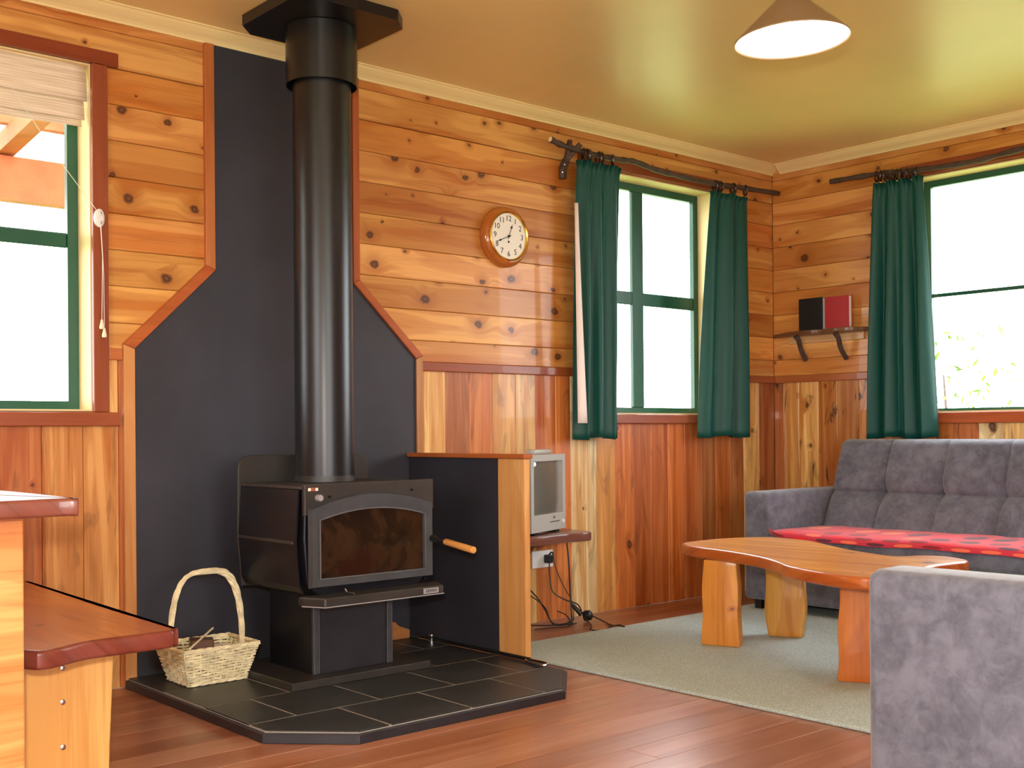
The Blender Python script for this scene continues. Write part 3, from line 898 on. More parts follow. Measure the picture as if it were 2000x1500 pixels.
rod_rings(c3, 'y', [(-0.75, .2), (-0.775, .5), (-0.80, .3), (-0.845, .2), (-0.87, .6), (-0.895, .3), (-0.925, .5), (-0.955, .2), (-0.98, .4)], lambda s: zat(RB, 1, s))
def rod(name, path, label):
    rr = [0.0145 + 0.002*math.sin(i*1.7) + 0.0012*math.sin(i*4.1) for i in range(len(path))]
    root = thing(name, label, 'curtain rod', tuple(path[0]))
    MB().tube(path, rr, 10).build('branch', M['bark'], root, smooth=True)
    d = (path[0]-path[1]).normalized()
    MB().tube([path[0]+d*0.0005, path[0]+d*0.002], 0.0125, 12).build('cut_end', M['bone'], root)
    return root
r1 = rod('curtain_rod', RA, 'crooked dark branch curtain rod above the four pane window')
r2 = rod('curtain_rod', RB, 'dark branch curtain rod above the wide window on the right')
def fork(parent, base, l, r_, back, mat='bark'):
    m = MB()
    m.tube([Vector(base), Vector(base)+Vector((0, 0, 0.05)), Vector(back)], [0.020, 0.021, 0.020], 9)
    m.build('forked_bracket', M['bark'], parent, smooth=True)
    MB().tube([Vector(back), (Vector(back)+Vector(l))/2, Vector(l)], [0.015, 0.014, 0.013], 9).build('bracket_arm', M['bark'], parent, smooth=True)
    MB().tube([Vector(back), (Vector(back)+Vector(r_))/2, Vector(r_)], [0.014, 0.013, 0.014], 9).build('bracket_arm', M['bark'], parent, smooth=True)
fork(r1, (-1.74, -0.02, 2.165), (-1.786, -0.120, 2.325), (-1.712, -0.118, 2.322), (-1.75, -0.055, 2.248))
MB().tube([(-0.47, -0.022, 2.20), (-0.47, -0.05, 2.235), (-0.47, -0.092, 2.262)], [0.015, 0.014, 0.012], 9).build('forked_bracket', M['bark'], r1, smooth=True)
MB().tube([(-0.022, -0.82, 2.20), (-0.05, -0.82, 2.235), (-0.092, -0.82, 2.268)], [0.015, 0.014, 0.012], 9).build('forked_bracket', M['bark'], r2, smooth=True)
for p in ((-1.762, -0.042, 2.19), (-1.755, -0.05, 2.228), (-1.745, -0.075, 2.262)):
    MB().lathe([(0, 0.006), (0.004, 0.005), (0.005, 0), (0, 0)], (p[0], p[1], p[2]), (-0.6, -0.8, 0), 8).build('screw', M['steel'], r1)

# ------------------------------------------------------------------ blind in the left window
bl = thing('roman_blind', 'pale woven roman blind drawn up at the top of the left window', 'blind', (-4.68, 0.03, 2.02))
for a, (zt, zb, yt, yb) in enumerate(((2.249, 2.117, 0.020, 0.004), (2.15, 2.052, 0.030, 0.012), (2.10, 2.030, 0.044, 0.026))):
    MB().grid(24, 8, lambda u, v, zt=zt, zb=zb, yt=yt, yb=yb: (-5.22+(1.138-0.006*a)*u, yt+(yb-yt)*v-0.004*math.sin(v*3.1), zt+(zb-zt)*v+0.002*math.sin(u*21))).build('woven_fold', M['blind'], bl, smooth=True, thick=0.003, recalc=False)
bx(-5.22, -4.084, 0.018, 0.05, 2.2365, 2.2495).build('head_rail', M['bone'], bl)
MB().tube([(-4.345, -0.006, 2.118), (-4.2, -0.022, 1.90), (-4.066, -0.034, 1.728)], 0.0013, 6).build('pull_cord', M['cord'], bl, smooth=True)
MB().tube([(-4.052, -0.036, 1.68), (-4.044, -0.034, 1.56), (-4.048, -0.034, 1.336)], 0.0012, 6).build('pull_cord', M['cord'], bl, smooth=True)
MB().tube([(-4.050, -0.036, 1.68), (-4.041, -0.036, 1.50), (-4.040, -0.036, 1.306)], 0.0012, 6).build('pull_cord', M['cord'], bl, smooth=True)
MB().lathe([(0, 0.016), (0.013, 0.015), (0.019, 0.009), (0.019, 0.0), (0, 0)], (-4.052, -0.021, 1.700), (0, -1, 0), 20).xform(Matrix.Translation((0, 0, 1.7)) @ Matrix.Scale(1.75, 4, (0, 0, 1)) @ Matrix.Translation((0, 0, -1.7))).build('cord_cleat', M['white'], bl, smooth=True)
for p in (1.716, 1.682):
    MB().lathe([(0, 0.005), (0.004, 0.004), (0.004, 0), (0, 0)], (-4.052, -0.037, p), (0, -1, 0), 8).build('screw', M['steel'], bl)
for p in ((-4.048, -0.034, 1.336), (-4.040, -0.036, 1.306)):
    MB().lathe([(0.0, 0.0), (0.004, -0.001), (0.0055, -0.012), (0.009, -0.026), (0.0085, -0.034), (0.0, -0.036)], p, (0, 0, 1), 12).build('tassel', M['bone'], bl, smooth=True)

# ------------------------------------------------------------------ corner bookshelf and books
sh = thing('wall_shelf', 'small live edge wall shelf on twisted branch brackets in the corner', 'shelf', (-0.05, -0.32, 1.44))
so = catmull([(-0.004, 0.0-0.03), (-0.045, -0.05), (-0.11, -0.18), (-0.14, -0.30), (-0.135, -0.42), (-0.155, -0.52), (-0.13, -0.60), (-0.07, -0.64), (-0.004, -0.66), (-0.004, -0.35)], 5)
mm = MB().prism([(p[0], p[1]) for p in so], 'z', 1.459, 1.480); mm.bevel(0.003, 1)
mm.build('board', M['trimY'], sh, color=lin(110, 72, 46))
bx(-0.022, -0.001, -0.615, -0.12, 1.418, 1.4588, 0.002).build('batten', M['trimY'], sh, color=lin(214, 170, 118))
MB().tube(catmull([(-0.115, -0.235, 1.452), (-0.095, -0.24, 1.43), (-0.062, -0.235, 1.375), (-0.022, -0.238, 1.318)], 4, False), 0.014, 9).build('branch_bracket', M['bark'], sh, smooth=True)
MB().tube(catmull([(-0.125, -0.50, 1.452), (-0.10, -0.505, 1.425), (-0.07, -0.50, 1.37), (-0.022, -0.505, 1.314)], 4, False), 0.014, 9).build('branch_bracket', M['bark'], sh, smooth=True)
def book(name, y0, y1, x0, x1, z1, mat, label, cat='book'):
    b = thing(name, label, cat, ((x0+x1)/2, (y0+y1)/2, 1.4805), 'books on the corner shelf')
    t = 0.003
    bx(x0, x0+t, y0, y1, 1.4805, z1, 0.0008, 1).build('front_cover', M[mat], b)
    bx(x1-t, x1, y0, y1, 1.4805, z1, 0.0008, 1).build('back_cover', M[mat], b)
    bx(x0+t, x1-t, y1-0.004, y1, 1.4805, z1).build('spine', M[mat], b)
    bx(x0+t, x1-t, y0+0.004, y1-0.004, 1.484, z1-0.004).build('pages', M['page'], b)
    return b
book('hardback_book', -0.385, -0.225, -0.068, -0.036, 1.668, 'bookblack', 'black hardback book standing on the corner shelf')
rb = book('hardback_book', -0.551, -0.398, -0.066, -0.032, 1.664, 'bookred', 'red hardback book standing on the corner shelf')
for z, w_ in ((1.628, 0.04), (1.618, 0.05), (1.52, 0.05), (1.512, 0.06)):
    bx(-0.0668, -0.0662, -0.475-w_/2, -0.475+w_/2, z, z+0.004).build('cover_lettering', M['gilt'], rb)

# ------------------------------------------------------------------ television corner
ts = thing('television_shelf', 'dark live edge slab shelf under the television', 'shelf', (-2.05, -0.15, 0.40))
so = catmull([(-2.30, -0.004), (-2.33, -0.15), (-2.27, -0.28), (-2.16, -0.305), (-2.0, -0.285), (-1.88, -0.30), (-1.815, -0.265), (-1.80, -0.13), (-1.79, -0.004), (-2.05, -0.004)], 5)
mm = MB().prism([(p[0], min(p[1], -0.003)) for p in so], 'z', 0.408, 0.4495); mm.bevel(0.006, 2)
mm.build('slab', M['slabX'], ts, smooth=True, color=lin(108, 62, 48))
MB().prism([(-0.004, 0.407), (-0.20, 0.407), (-0.165, 0.375), (-0.004, 0.235)], 'x', -2.13, -2.09).build('bracket', M['trimZ'], ts, color=lin(112, 74, 42))
TVR = rot_about(-1.862, -0.145, 21.0)
tv = thing('television', 'small silver box television on the slab shelf', 'television', (-2.0, -0.12, 0.45))
X1 = -1.862; X0 = X1-0.36; YT = -0.145; ZB = 0.462; ZT = 0.815
fr = MB()
for b in ((X0, X0+0.028, ZB, ZT), (X1-0.028, X1, ZB, ZT), (X0+0.028, X1-0.028, ZB, ZB+0.078), (X0+0.028, X1-0.028, ZT-0.03, ZT)):
    fr.box(b[0], b[1], YT, YT+0.05, b[2], b[3])
fr.xform(TVR).build('front_bezel', M['tv'], tv)
def scr(u, v):
    x = X0+0.027+(X1-X0-0.054)*u; z = ZB+0.077+(ZT-ZB-0.106)*v
    b = 0.024*(1-((2*u-1)**4)*0.75-((2*v-1)**4)*0.25)
    return (x, YT+0.030-b, z)
MB().grid(16, 14, scr).xform(TVR).build('screen', M['screen'], tv, smooth=True)
MB().prism([(X0+0.02, ZB+0.02), (X1-0.02, ZB+0.02), (X1-0.02, ZT-0.02), (X0+0.02, ZT-0.02)], 'y', YT+0.051, YT+0.09).xform(TVR).build('rear_housing', M['tv'], tv)
for k in (0.07, 0.29):
    bx(X0+k-0.02, X0+k+0.02, YT+0.01, YT+0.06, 0.4502, ZB-0.0005).xform(TVR).build('foot', M['black'], tv)
MB().lathe([(0, 0.006), (0.006, 0.005), (0.007, 0), (0, 0)], (X1-0.13, YT-0.0003, ZB+0.060), (0, -1, 0), 12).xform(TVR).build('power_button', M['steel'], tv, smooth=True)
MB().lathe([(0, 0.006), (0.009, 0.005), (0.010, 0), (0, 0)], (X1-0.03, YT-0.0003, ZB+0.035), (0, -1, 0), 14).xform(TVR).build('volume_button', M['white'], tv, smooth=True)
for k in range(5):
    bx(X1-0.17+k*0.022, X1-0.156+k*0.022, YT-0.002, YT-0.0003, ZB+0.038, ZB+0.042).xform(TVR).build('control_key', M['stove_door'], tv)
dsh = MB().prism([(-2.12, -0.155), (-1.945, -0.155), (-1.945, -0.105), (-2.12, -0.105)], 'z', 0.8162, 0.838)
dsh.bevel(0.008, 2)
tag(dsh.xform(rot_about(-2.0, -0.12, 21)).build('set_top_box', M['tv'], smooth=True), 'slim grey set top box lying on the television', 'receiver')
sk = thing('power_socket', 'white double power socket plate on the dado below the television', 'socket', (-1.9, 0, 0.30))
bx(-1.955, -1.818, -0.010, -0.0005, 0.262, 0.345, 0.003).build('plate', M['white'], sk)
pl = thing('plug_adapter', 'black plug adapter in the white wall socket', 'plug', (-1.865, -0.02, 0.30))
bx(-1.882, -1.852, -0.048, -0.0105, 0.285, 0.325, 0.004).build('body', M['black'], pl)
MB().tube([(-1.867, -0.034, 0.325), (-1.866, -0.046, 0.338), (-1.858, -0.05, 0.336), (-1.852, -0.046, 0.325)], 0.004, 7).build('cable_loop', M['black'], pl, smooth=True)
def cable(pts, r, label, extra=None):
    o = MB().tube(catmull(pts, 8, False), r, 7).build('power_cable', M['black'], smooth=True)
    return tag(o, label, 'cable', 'black cables below the television')
cable([(-1.852, -0.046, 0.322), (-1.84, -0.05, 0.26), (-1.80, -0.07, 0.16), (-1.765, -0.08, 0.10), (-1.77, -0.10, 0.02), (-1.80, -0.12, 0.006)], 0.0022, 'thin black wire arching down from the plug adapter')
cable([(-1.868, -0.035, 0.283), (-1.868, -0.036, 0.23), (-1.862, -0.05, 0.15), (-1.82, -0.09, 0.11), (-1.765, -0.12, 0.085), (-1.745, -0.13, 0.05)], 0.0034, 'black cable from the socket to the round plug')
cable([(-1.825, -0.11, 0.405), (-1.82, -0.12, 0.30), (-1.82, -0.13, 0.12), (-1.84, -0.16, 0.008), (-1.90, -0.20, 0.006)], 0.0042, 'thick black cable hanging straight down from the television shelf')
cable([(-2.05, -0.06, 0.20), (-1.985, -0.08, 0.13), (-1.955, -0.10, 0.07), (-1.93, -0.13, 0.008), (-1.87, -0.17, 0.007), (-1.83, -0.18, 0.007)], 0.0034, 'black cable curving out from behind the screen post')
cable([(-2.06, -0.07, 0.165), (-2.0, -0.09, 0.125), (-1.965, -0.11, 0.085), (-1.945, -0.13, 0.02), (-1.90, -0.15, 0.006)], 0.0030, 'second black cable curving out behind the screen post, lower start')
cable([(-2.10, -0.10, 0.02), (-2.04, -0.10, 0.012), (-1.96, -0.13, 0.006), (-1.88, -0.16, 0.010), (-1.82, -0.15, 0.02), (-1.80, -0.12, 0.012)], 0.0036, 'black cable lying tangled along the floor by the wall')
cable([(-2.08, -0.16, 0.006), (-2.0, -0.19, 0.006), (-1.92, -0.21, 0.006), (-1.86, -0.17, 0.014), (-1.84, -0.12, 0.04), (-1.87, -0.09, 0.06)], 0.0028, 'thin black wire looped over the cable tangle')
cable([(-1.77, -0.17, 0.028), (-1.82, -0.27, 0.006), (-1.89, -0.33, 0.006), (-1.90, -0.38, 0.006), (-1.84, -0.39, 0.006), (-1.80, -0.37, 0.010), (-1.77, -0.40, 0.016), (-1.775, -0.43, 0.016)], 0.0030, 'black lead looping over the floor to the edge of the rug')
cable([(-1.70, -0.14, 0.03), (-1.70, -0.24, 0.006), (-1.745, -0.34, 0.006), (-1.755, -0.39, 0.016), (-1.775, -0.44, 0.0165)], 0.0030, 'black lead running straight to the edge of the rug')
pg = thing('cable_plug', 'round black plug lying in the cables below the television', 'plug', (-1.735, -0.14, 0.0))
MB().lathe([(0, 0.03), (0.014, 0.03), (0.024, 0.022), (0.027, 0.0), (0.022, -0.012), (0, -0.014)], (-1.735, -0.15, 0.029), (0.5, -0.8, 0.2), 18).build('plug_head', M['black'], pg, smooth=True)
MB().tube([(-1.745, -0.13, 0.033), (-1.772, -0.10, 0.075), (-1.778, -0.095, 0.085)], [0.013, 0.009, 0.005], 10).build('plug_neck', M['black'], pg, smooth=True)

# ------------------------------------------------------------------ things on the hearth
def basket():
    root = thing('wicker_basket', 'pale wicker basket with a tall hoop handle on the hearth', 'basket', (-3.75, -0.24, HZ))
    bx0, bx1, by0, by1 = -3.868, -3.648, -0.335, -0.165
    H = 0.128
    fl_ = 0.034
    def rect(v, off=0.0):
        e = fl_*v + off
        return bx0-e, bx1+e, by0-e*0.95, by1+e*0.95
    def ring(v, t, off=0.0):
        x0, x1, y0, y1 = rect(v, off)
        L = [x1-x0, y1-y0, x1-x0, y1-y0]; P = sum(L); s = (t % 1)*P
        if s < L[0]: return (x0+s, y0), (0, -1)
        s -= L[0]
        if s < L[1]: return (x1, y0+s), (1, 0)
        s -= L[1]
        if s < L[2]: return (x1-s, y1), (0, 1)
        s -= L[2]
        return (x0, y1-s), (-1, 0)
    NS = 34
    m = MB()
    rows = 12
    for r in range(rows):
        v = (r+0.5)/rows
        path = []
        for k in range(NS*4+1):
            t = k/(NS*4)
            (x, y), nn = ring(v, t)
            w = 0.0046*math.cos(t*NS*math.pi*2/2 + (math.pi if r % 2 else 0))
            path.append((x+nn[0]*w, y+nn[1]*w, HZ+0.006+v*(H-0.01)+0.0016*math.sin(t*40+r)))
        m.tube(path, 0.0042, 5, cap=False)
    o = m.build('woven_sides', M['wicker'], root, smooth=True)
    m = MB()
    for k in range(NS):
        a, b = ring(0.0, k/NS)[0], ring(1.0, k/NS)[0]
        m.tube([(a[0], a[1], HZ+0.003), (b[0], b[1], HZ+H)], 0.0028, 5)
    m.build('stakes', M['wicker'], root, smooth=True)
    m = MB()
    for j in range(3):
        path = []
        for k in range(121):
            (x, y), nn = ring(1.0, k/120, 0.001)
            a = k*0.55 + j*2.094
            path.append((x+nn[0]*0.004*math.cos(a), y+nn[1]*0.004*math.cos(a), HZ+H+0.003+0.004*math.sin(a)))
        m.tube(path, 0.0042, 6, cap=False)
    m.build('rim', M['wicker'], root, smooth=True)
    m = MB()
    for j in range(2):
        path = []
        for k in range(121):
            (x, y), nn = ring(0.0, k/120, 0.001)
            a = k*0.6 + j*3.14
            path.append((x+nn[0]*0.003*math.cos(a), y+nn[1]*0.003*math.cos(a), HZ+0.0065+0.0025*math.sin(a)))
        m.tube(path, 0.0036, 6, cap=False)
    m.build('base_border', M['wicker'], root, smooth=True)
    bx(bx0, bx1, by0, by1, HZ+0.004, HZ+0.009).build('base', M['wicker'], root)
    m = MB()
    cx = (bx0+bx1)/2; cy = (by0+by1)/2; hw_ = (bx1-bx0)/2+fl_-0.004
    for j in range(4):
        path = []
        for k in range(61):
            t = k/60
            a = math.pi*t
            if t < 0.0: pass
            z = HZ+H+0.17*0 + 0.0
            ang = math.pi*(1-t)
            cs_ = math.cos(ang); x = cx + hw_*math.copysign(abs(cs_)**0.55, cs_)
            zz = HZ + H - 0.03 + 0.292*max(0.0, math.sin(ang))**0.85
            tw = t*16 + j*math.pi/2
            path.append((x+0.0075*math.cos(tw)*abs(math.sin(ang))**0.3, cy+0.0075*math.sin(tw), zz+0.005*math.cos(tw)))
        m.tube(path, 0.0062, 6)
    m.build('handle', M['wicker'], root, smooth=True)
    return root
basket()
nw = MB().prism([(-3.80, -0.30), (-3.68, -0.31), (-3.66, -0.21), (-3.78, -0.20)], 'z', HZ+0.085, HZ+0.118)
nw.bevel(0.003, 1)
tag(nw.build('folded_paper', M['page']), 'folded white paper inside the wicker basket', 'paper')
kn = MB().prism([(-3.83, -0.27), (-3.76, -0.31), (-3.73, -0.24), (-3.80, -0.19)], 'z', HZ+0.1185, HZ+0.150)
kn.bevel(0.004, 1)
tag(kn.build('kindling_piece', M['trimX'], color=lin(96, 66, 52)), 'dark brown piece of kindling on the paper in the basket', 'kindling')
tag(MB().tube([(-3.872, -0.352, HZ+0.140), (-3.70, -0.18, HZ+0.170)], 0.0038, 7).build('kindling_stick', M['bone'], smooth=True), 'thin pale stick lying across the wicker basket', 'stick')
pk = thing('fire_poker', 'long black iron poker with a looped handle leaning along the screen foot', 'poker', (-2.70, -0.55, HZ))
MB().tube([(-2.712, -0.16, HZ+0.010), (-2.715, -0.5, HZ+0.012), (-2.712, -0.83, HZ+0.012)], 0.0075, 8).build('shaft', M['iron'], pk, smooth=True)
lp = [(-2.712, -0.83, HZ+0.012)]
for k in range(0, 17):
    a = -math.pi/2 + k*2*math.pi/17
    lp.append((-2.728+0.020*math.cos(a+math.pi/2)*-1+0.0, -0.885+0.055*math.sin(a)*-1*-1, HZ+0.009))
MB().tube(catmull([(-2.712, -0.83, HZ+0.012), (-2.712, -0.90, HZ+0.012), (-2.722, -0.935, HZ+0.011), (-2.738, -0.925, HZ+0.008), (-2.742, -0.88, HZ+0.007), (-2.730, -0.83, HZ+0.008), (-2.7185, -0.812, HZ+0.010)], 6, False), 0.0055, 8).build('loop_handle', M['steel'], pk, smooth=True)
MB().tube([(-2.712, -0.16, HZ+0.010), (-2.725, -0.135, HZ+0.010)], [0.0055, 0.002], 8).build('tip', M['iron'], pk, smooth=True)
sd = thing('spring_doorstop', 'small silver fitting at the foot of the black screen', 'fitting', (-2.735, -0.235, HZ))
MB().lathe([(0, 0.0), (0.014, 0.0), (0.014, 0.008), (0.009, 0.012), (0.009, 0.026), (0.012, 0.03), (0.010, 0.036), (0, 0.037)], (-2.735, -0.235, HZ+0.0002), (0, 0, 1), 16).build('stub', M['steel'], sd, smooth=True)
wb = MB().prism([(-2.86, 0.038), (-2.735, 0.038), (-2.735, 0.075), (-2.79, 0.095), (-2.81, 0.115), (-2.86, 0.115)], 'y', -0.085, -0.045)
wb.bevel(0.004, 1)
tag(wb.build('wood_offcut', M['trimX'], color=lin(176, 116, 66)), 'brown timber offcut standing on the hearth behind the stove pedestal', 'wood')

# ------------------------------------------------------------------ rug
rg = bx(-2.562, -0.35, -2.75, -0.405, 0.0005, 0.013, 0.004)
tag(rg.build('rug', M['carpet']), 'grey green carpet rug under the coffee table', 'rug')

# ------------------------------------------------------------------ sofa
def rbox(x0, x1, y0, y1, z0, z1, r, seg=4):
    return bx(x0, x1, y0, y1, z0, z1, r, seg)
sf = thing('sofa', 'grey suede sofa with a buttoned back under the wide window', 'sofa', (-0.5, -1.45, 0.013))
rbox(-0.905, -0.10, -0.60, -0.455, 0.06, 0.607, 0.028).build('arm', M['suede'], sf, smooth=True)
rbox(-0.905, -0.10, -2.56, -2.415, 0.06, 0.607, 0.028).build('arm', M['suede'], sf, smooth=True)
rbox(-0.895, -0.12, -2.413, -0.602, 0.06, 0.30, 0.02).build('base', M['suede'], sf, smooth=True)
rbox(-0.915, -0.34, -2.411, -0.604, 0.302, 0.402, 0.035).build('seat_cushion', M['suede'], sf, smooth=True)
def backrest():
    ys, ye = -0.612, -2.40
    zb, zt = 0.40, 0.866
    seams = [-0.612, -0.90, -1.215, -1.535, -1.85, -2.165, -2.40]
    zs = [0.40, 0.592, 0.866]
    def puff(d, w): return 1-math.exp(-abs(d)/w)
    def front(u, v):
        y = ys+(ye-ys)*u; z = zb+(zt-zb)*v
        lean = -0.375 + 0.20*v
        d = 1e9
        for s in seams[1:-1]: d = min(d, abs(y-s))
        dz = abs(z-zs[1])
        p = 0.018*puff(d, 0.010) + 0.022*puff(d, 0.06) + 0.018*puff(dz, 0.010) + 0.022*puff(dz, 0.05)
        btn = math.exp(-(d*d+dz*dz)/0.0025)*0.030
        e = min(1.0, min(u, 1-u)/0.018)
        et = min(1.0, (1-v)/0.07)
        rnd = 0.045*(1-math.sqrt(max(0, 1-(1-e)**2))) + 0.06*(1-math.sqrt(max(0, 1-(1-et)**2)))
        return (lean - p + btn + rnd, y, z)
    m = MB()
    nu, nv = 260, 60
    F = [[m.bm.verts.new(front(i/nu, j/nv)) for j in range(nv+1)] for i in range(nu+1)]
    K = [[m.bm.verts.new((-0.115+0.012*(j/nv), ys+(ye-ys)*i/nu, zb+(zt-zb)*j/nv - (0.012 if j == nv else 0))) for j in (0, nv)] for i in range(nu+1)]
    for i in range(nu):
        for j in range(nv):
            m.bm.faces.new([F[i][j], F[i+1][j], F[i+1][j+1], F[i][j+1]])
        m.bm.faces.new([F[i][nv], F[i+1][nv], K[i+1][1], K[i][1]])
        m.bm.faces.new([K[i][0], K[i][1], K[i+1][1], K[i+1][0]])
        m.bm.faces.new([F[i][0], K[i][0], K[i+1][0], F[i+1][0]])
    for i in (0, nu):
        m.bm.faces.new([F[i][j] for j in range(nv+1)] + [K[i][1], K[i][0]])
    b = m.build('backrest', M['suede'], sf, smooth=True)
    for s in seams[1:-1]:
        MB().lathe([(0, 0.006), (0.009, 0.004), (0.012, 0.0), (0, -0.002)], (-0.270, s, zs[1]), (-0.92, 0, 0.38), 12).build('button', M['suede'], b, smooth=True)
backrest()
for x in (-0.85, -0.18):
    for y in (-0.52, -2.49):
        bx(x-0.02, x+0.02, y-0.02, y+0.02, 0.0132 if x < -0.36 else 0.0002, 0.0598).build('foot', M['black'], sf)
def throw():
    m = MB()
    prof_ = [(-0.36, 0.408), (-0.45, 0.413), (-0.60, 0.416), (-0.75, 0.417), (-0.86, 0.416), (-0.905, 0.412), (-0.926, 0.404), (-0.932, 0.394), (-0.933, 0.382)]
    pp = catmull([(a, 0, b) for a, b in prof_], 4, False)
    n = len(pp)-1
    def fn(u, v):
        y = -0.612 - 1.78*u
        k = v*n; i = min(int(k), n-1); f = k-i
        p = pp[i]*(1-f)+pp[i+1]*f
        e = min(1, u/0.07)
        lift = 0.003*math.sin(y*7)+0.002*math.sin(y*17+1)
        z = p.z + lift*(0.3+0.7*v) - 0.006*(1-e)
        if v > 0.8: z += 0.03*(1-e)**2
        x = p.x + 0.006*math.sin(y*9+2)*v + 0.04*(1-e)**2*v
        return (x, y, z)
    m.grid(120, 32, fn, uv=True)
    o = m.build('throw_blanket', M['throw'], smooth=True, thick=0.008, recalc=False)
    tag(o, 'red dotted throw blanket spread over the sofa seat', 'blanket')
throw()

# ------------------------------------------------------------------ armchair in the foreground
ch = thing('armchair', 'grey suede armchair seen from its side at the lower right', 'armchair', (-2.9, -3.05, 0.0))
RM = rot_about(-3.36, -2.68, 2.0)
rbox(-3.365, -3.215, -3.50, -2.672, 0.05, 0.607, 0.03).xform(RM).build('arm', M['suede'], ch, smooth=True)
rbox(-2.475, -2.325, -3.50, -2.672, 0.05, 0.607, 0.03).xform(RM).build('arm', M['suede'], ch, smooth=True)
rbox(-3.213, -2.477, -3.48, -2.69, 0.05, 0.30, 0.02).xform(RM).build('base', M['suede'], ch, smooth=True)
rbox(-3.211, -2.479, -3.30, -2.68, 0.302, 0.43, 0.035).xform(RM).build('seat_cushion', M['suede'], ch, smooth=True)
mb_ = MB().prism([(-3.295, 0.302), (-3.50, 0.302), (-3.58, 0.85), (-3.555, 0.866), (-3.45, 0.866), (-3.43, 0.85)], 'x', -3.208, -2.482); mb_.bevel(0.015, 3)
mb_.xform(RM).build('backrest', M['suede'], ch, smooth=True)
for x in (-3.29, -2.40):
    for y in (-2.75, -3.42):
        bx(x-0.02, x+0.02, y-0.02, y+0.02, 0.0135 if (x > -2.56 and y > -2.76) else 0.0002, 0.0498).xform(RM).build('foot', M['black'], ch)

# ------------------------------------------------------------------ coffee table
ct = thing('coffee_table', 'low live edge varnished timber coffee table on the rug', 'coffee table', (-1.75, -1.4, 0.013))
ol = [(-1.775, -0.80), (-1.70, -0.735), (-1.58, -0.722), (-1.457, -0.729), (-1.33, -0.765), (-1.225, -0.845), (-1.215, -0.95), (-1.242, -1.09), (-1.348, -1.257), (-1.455, -1.425), (-1.523, -1.585), (-1.545, -1.69), (-1.47, -1.735), (-1.425, -1.80), (-1.435, -1.88), (-1.507, -1.968), (-1.65, -1.962), (-1.753, -1.954), (-1.90, -1.985), (-2.05, -2.00), (-2.19, -1.985), (-2.222, -1.90), (-2.20, -1.777), (-2.155, -1.66), (-2.10, -1.56), (-2.02, -1.46), (-1.93, -1.308), (-1.86, -1.10), (-1.832, -0.945)]
pl_ = catmull([(a, b) for a, b in ol], 4) if False else [Vector((p.x, p.y)) for p in catmull([(a, b, 0) for a, b in ol], 4)]
def slab(poly, z0, z1, r, layers=4):
    m = MB()
    n = len(poly)
    area = sum(poly[i].x*poly[(i+1) % n].y-poly[(i+1) % n].x*poly[i].y for i in range(n))
    sg = 1 if area > 0 else -1
    nrm = []
    for i in range(n):
        t = (poly[(i+1) % n]-poly[i-1]).normalized()
        nrm.append(Vector((t.y, -t.x))*sg)
    prof = []
    for k in range(layers+1):
        a = math.pi/2*k/layers
        prof.append((r*(1-math.sin(a)), z0+r*(1-math.cos(a))))
    for k in range(layers+1):
        a = math.pi/2*(1-k/layers)
        prof.append((r*(1-math.sin(a)), z1-r*(1-math.cos(a))))
    rings = []
    for ins, z in prof:
        rings.append([m.bm.verts.new((poly[i].x-nrm[i].x*ins, poly[i].y-nrm[i].y*ins, z)) for i in range(n)])
    for A, B in zip(rings, rings[1:]):
        for i in range(n):
            m.bm.faces.new([A[i], A[(i+1) % n], B[(i+1) % n], B[i]])
    e = m
    t = MB()
    top = [t.bm.verts.new(v.co) for v in rings[-1]]; bot = [t.bm.verts.new(v.co) for v in rings[0]]
    t.bm.faces.new(top); t.bm.faces.new(bot[::-1])
    return t, e
def slab_parts(poly, z0, z1, r, name, mat, root, col, edgecol):
    t, e = slab(poly, z0, z1, r)
    o = t.build(name, M[mat], root, color=lin(*col))
    e.build('live_edge', M[mat], o, smooth=True, color=lin(*edgecol))
    return o
slab_parts(pl_, 0.374, 0.420, 0.011, 'tabletop', 'slabY', ct, (224, 152, 76), (180, 92, 38))
def plank_leg(x, y, ang, w0, w1, t, c, seed):
    rr = random.Random(seed)
    m = MB()
    def prof_w(v):
        return (w0+(w1-w0)*v)/2 + 0.006*math.sin(v*4.2+rr_ph) + 0.004*math.sin(v*9+rr_ph*2)
    rr_ph = rr.uniform(0, 6)
    n = 12
    L = [(-prof_w(k/n), 0.0132+(0.3735-0.0132)*k/n) for k in range(n+1)]
    Rr = [(prof_w(k/n)*0.94, 0.0132+(0.3735-0.0132)*k/n) for k in range(n, -1, -1)]
    m.prism(L+Rr, 'y', -t/2, t/2)
    m.bevel(0.006, 2)
    m.xform(Matrix.Translation((x, y, 0)) @ Matrix.Rotation(math.radians(ang), 4, 'Z'))
    m.build('leg', M['slabZ'], ct, smooth=True, color=lin(*c))
plank_leg(-1.80, -1.03, -70, 0.155, 0.165, 0.055, (214, 140, 60), 1)
plank_leg(-1.43, -1.09, -66, 0.165, 0.17, 0.06, (204, 142, 64), 2)
plank_leg(-1.99, -1.83, -62, 0.19, 0.20, 0.055, (192, 106, 44), 3)
plank_leg(-1.58, -1.80, -66, 0.15, 0.16, 0.055, (200, 120, 52), 4)

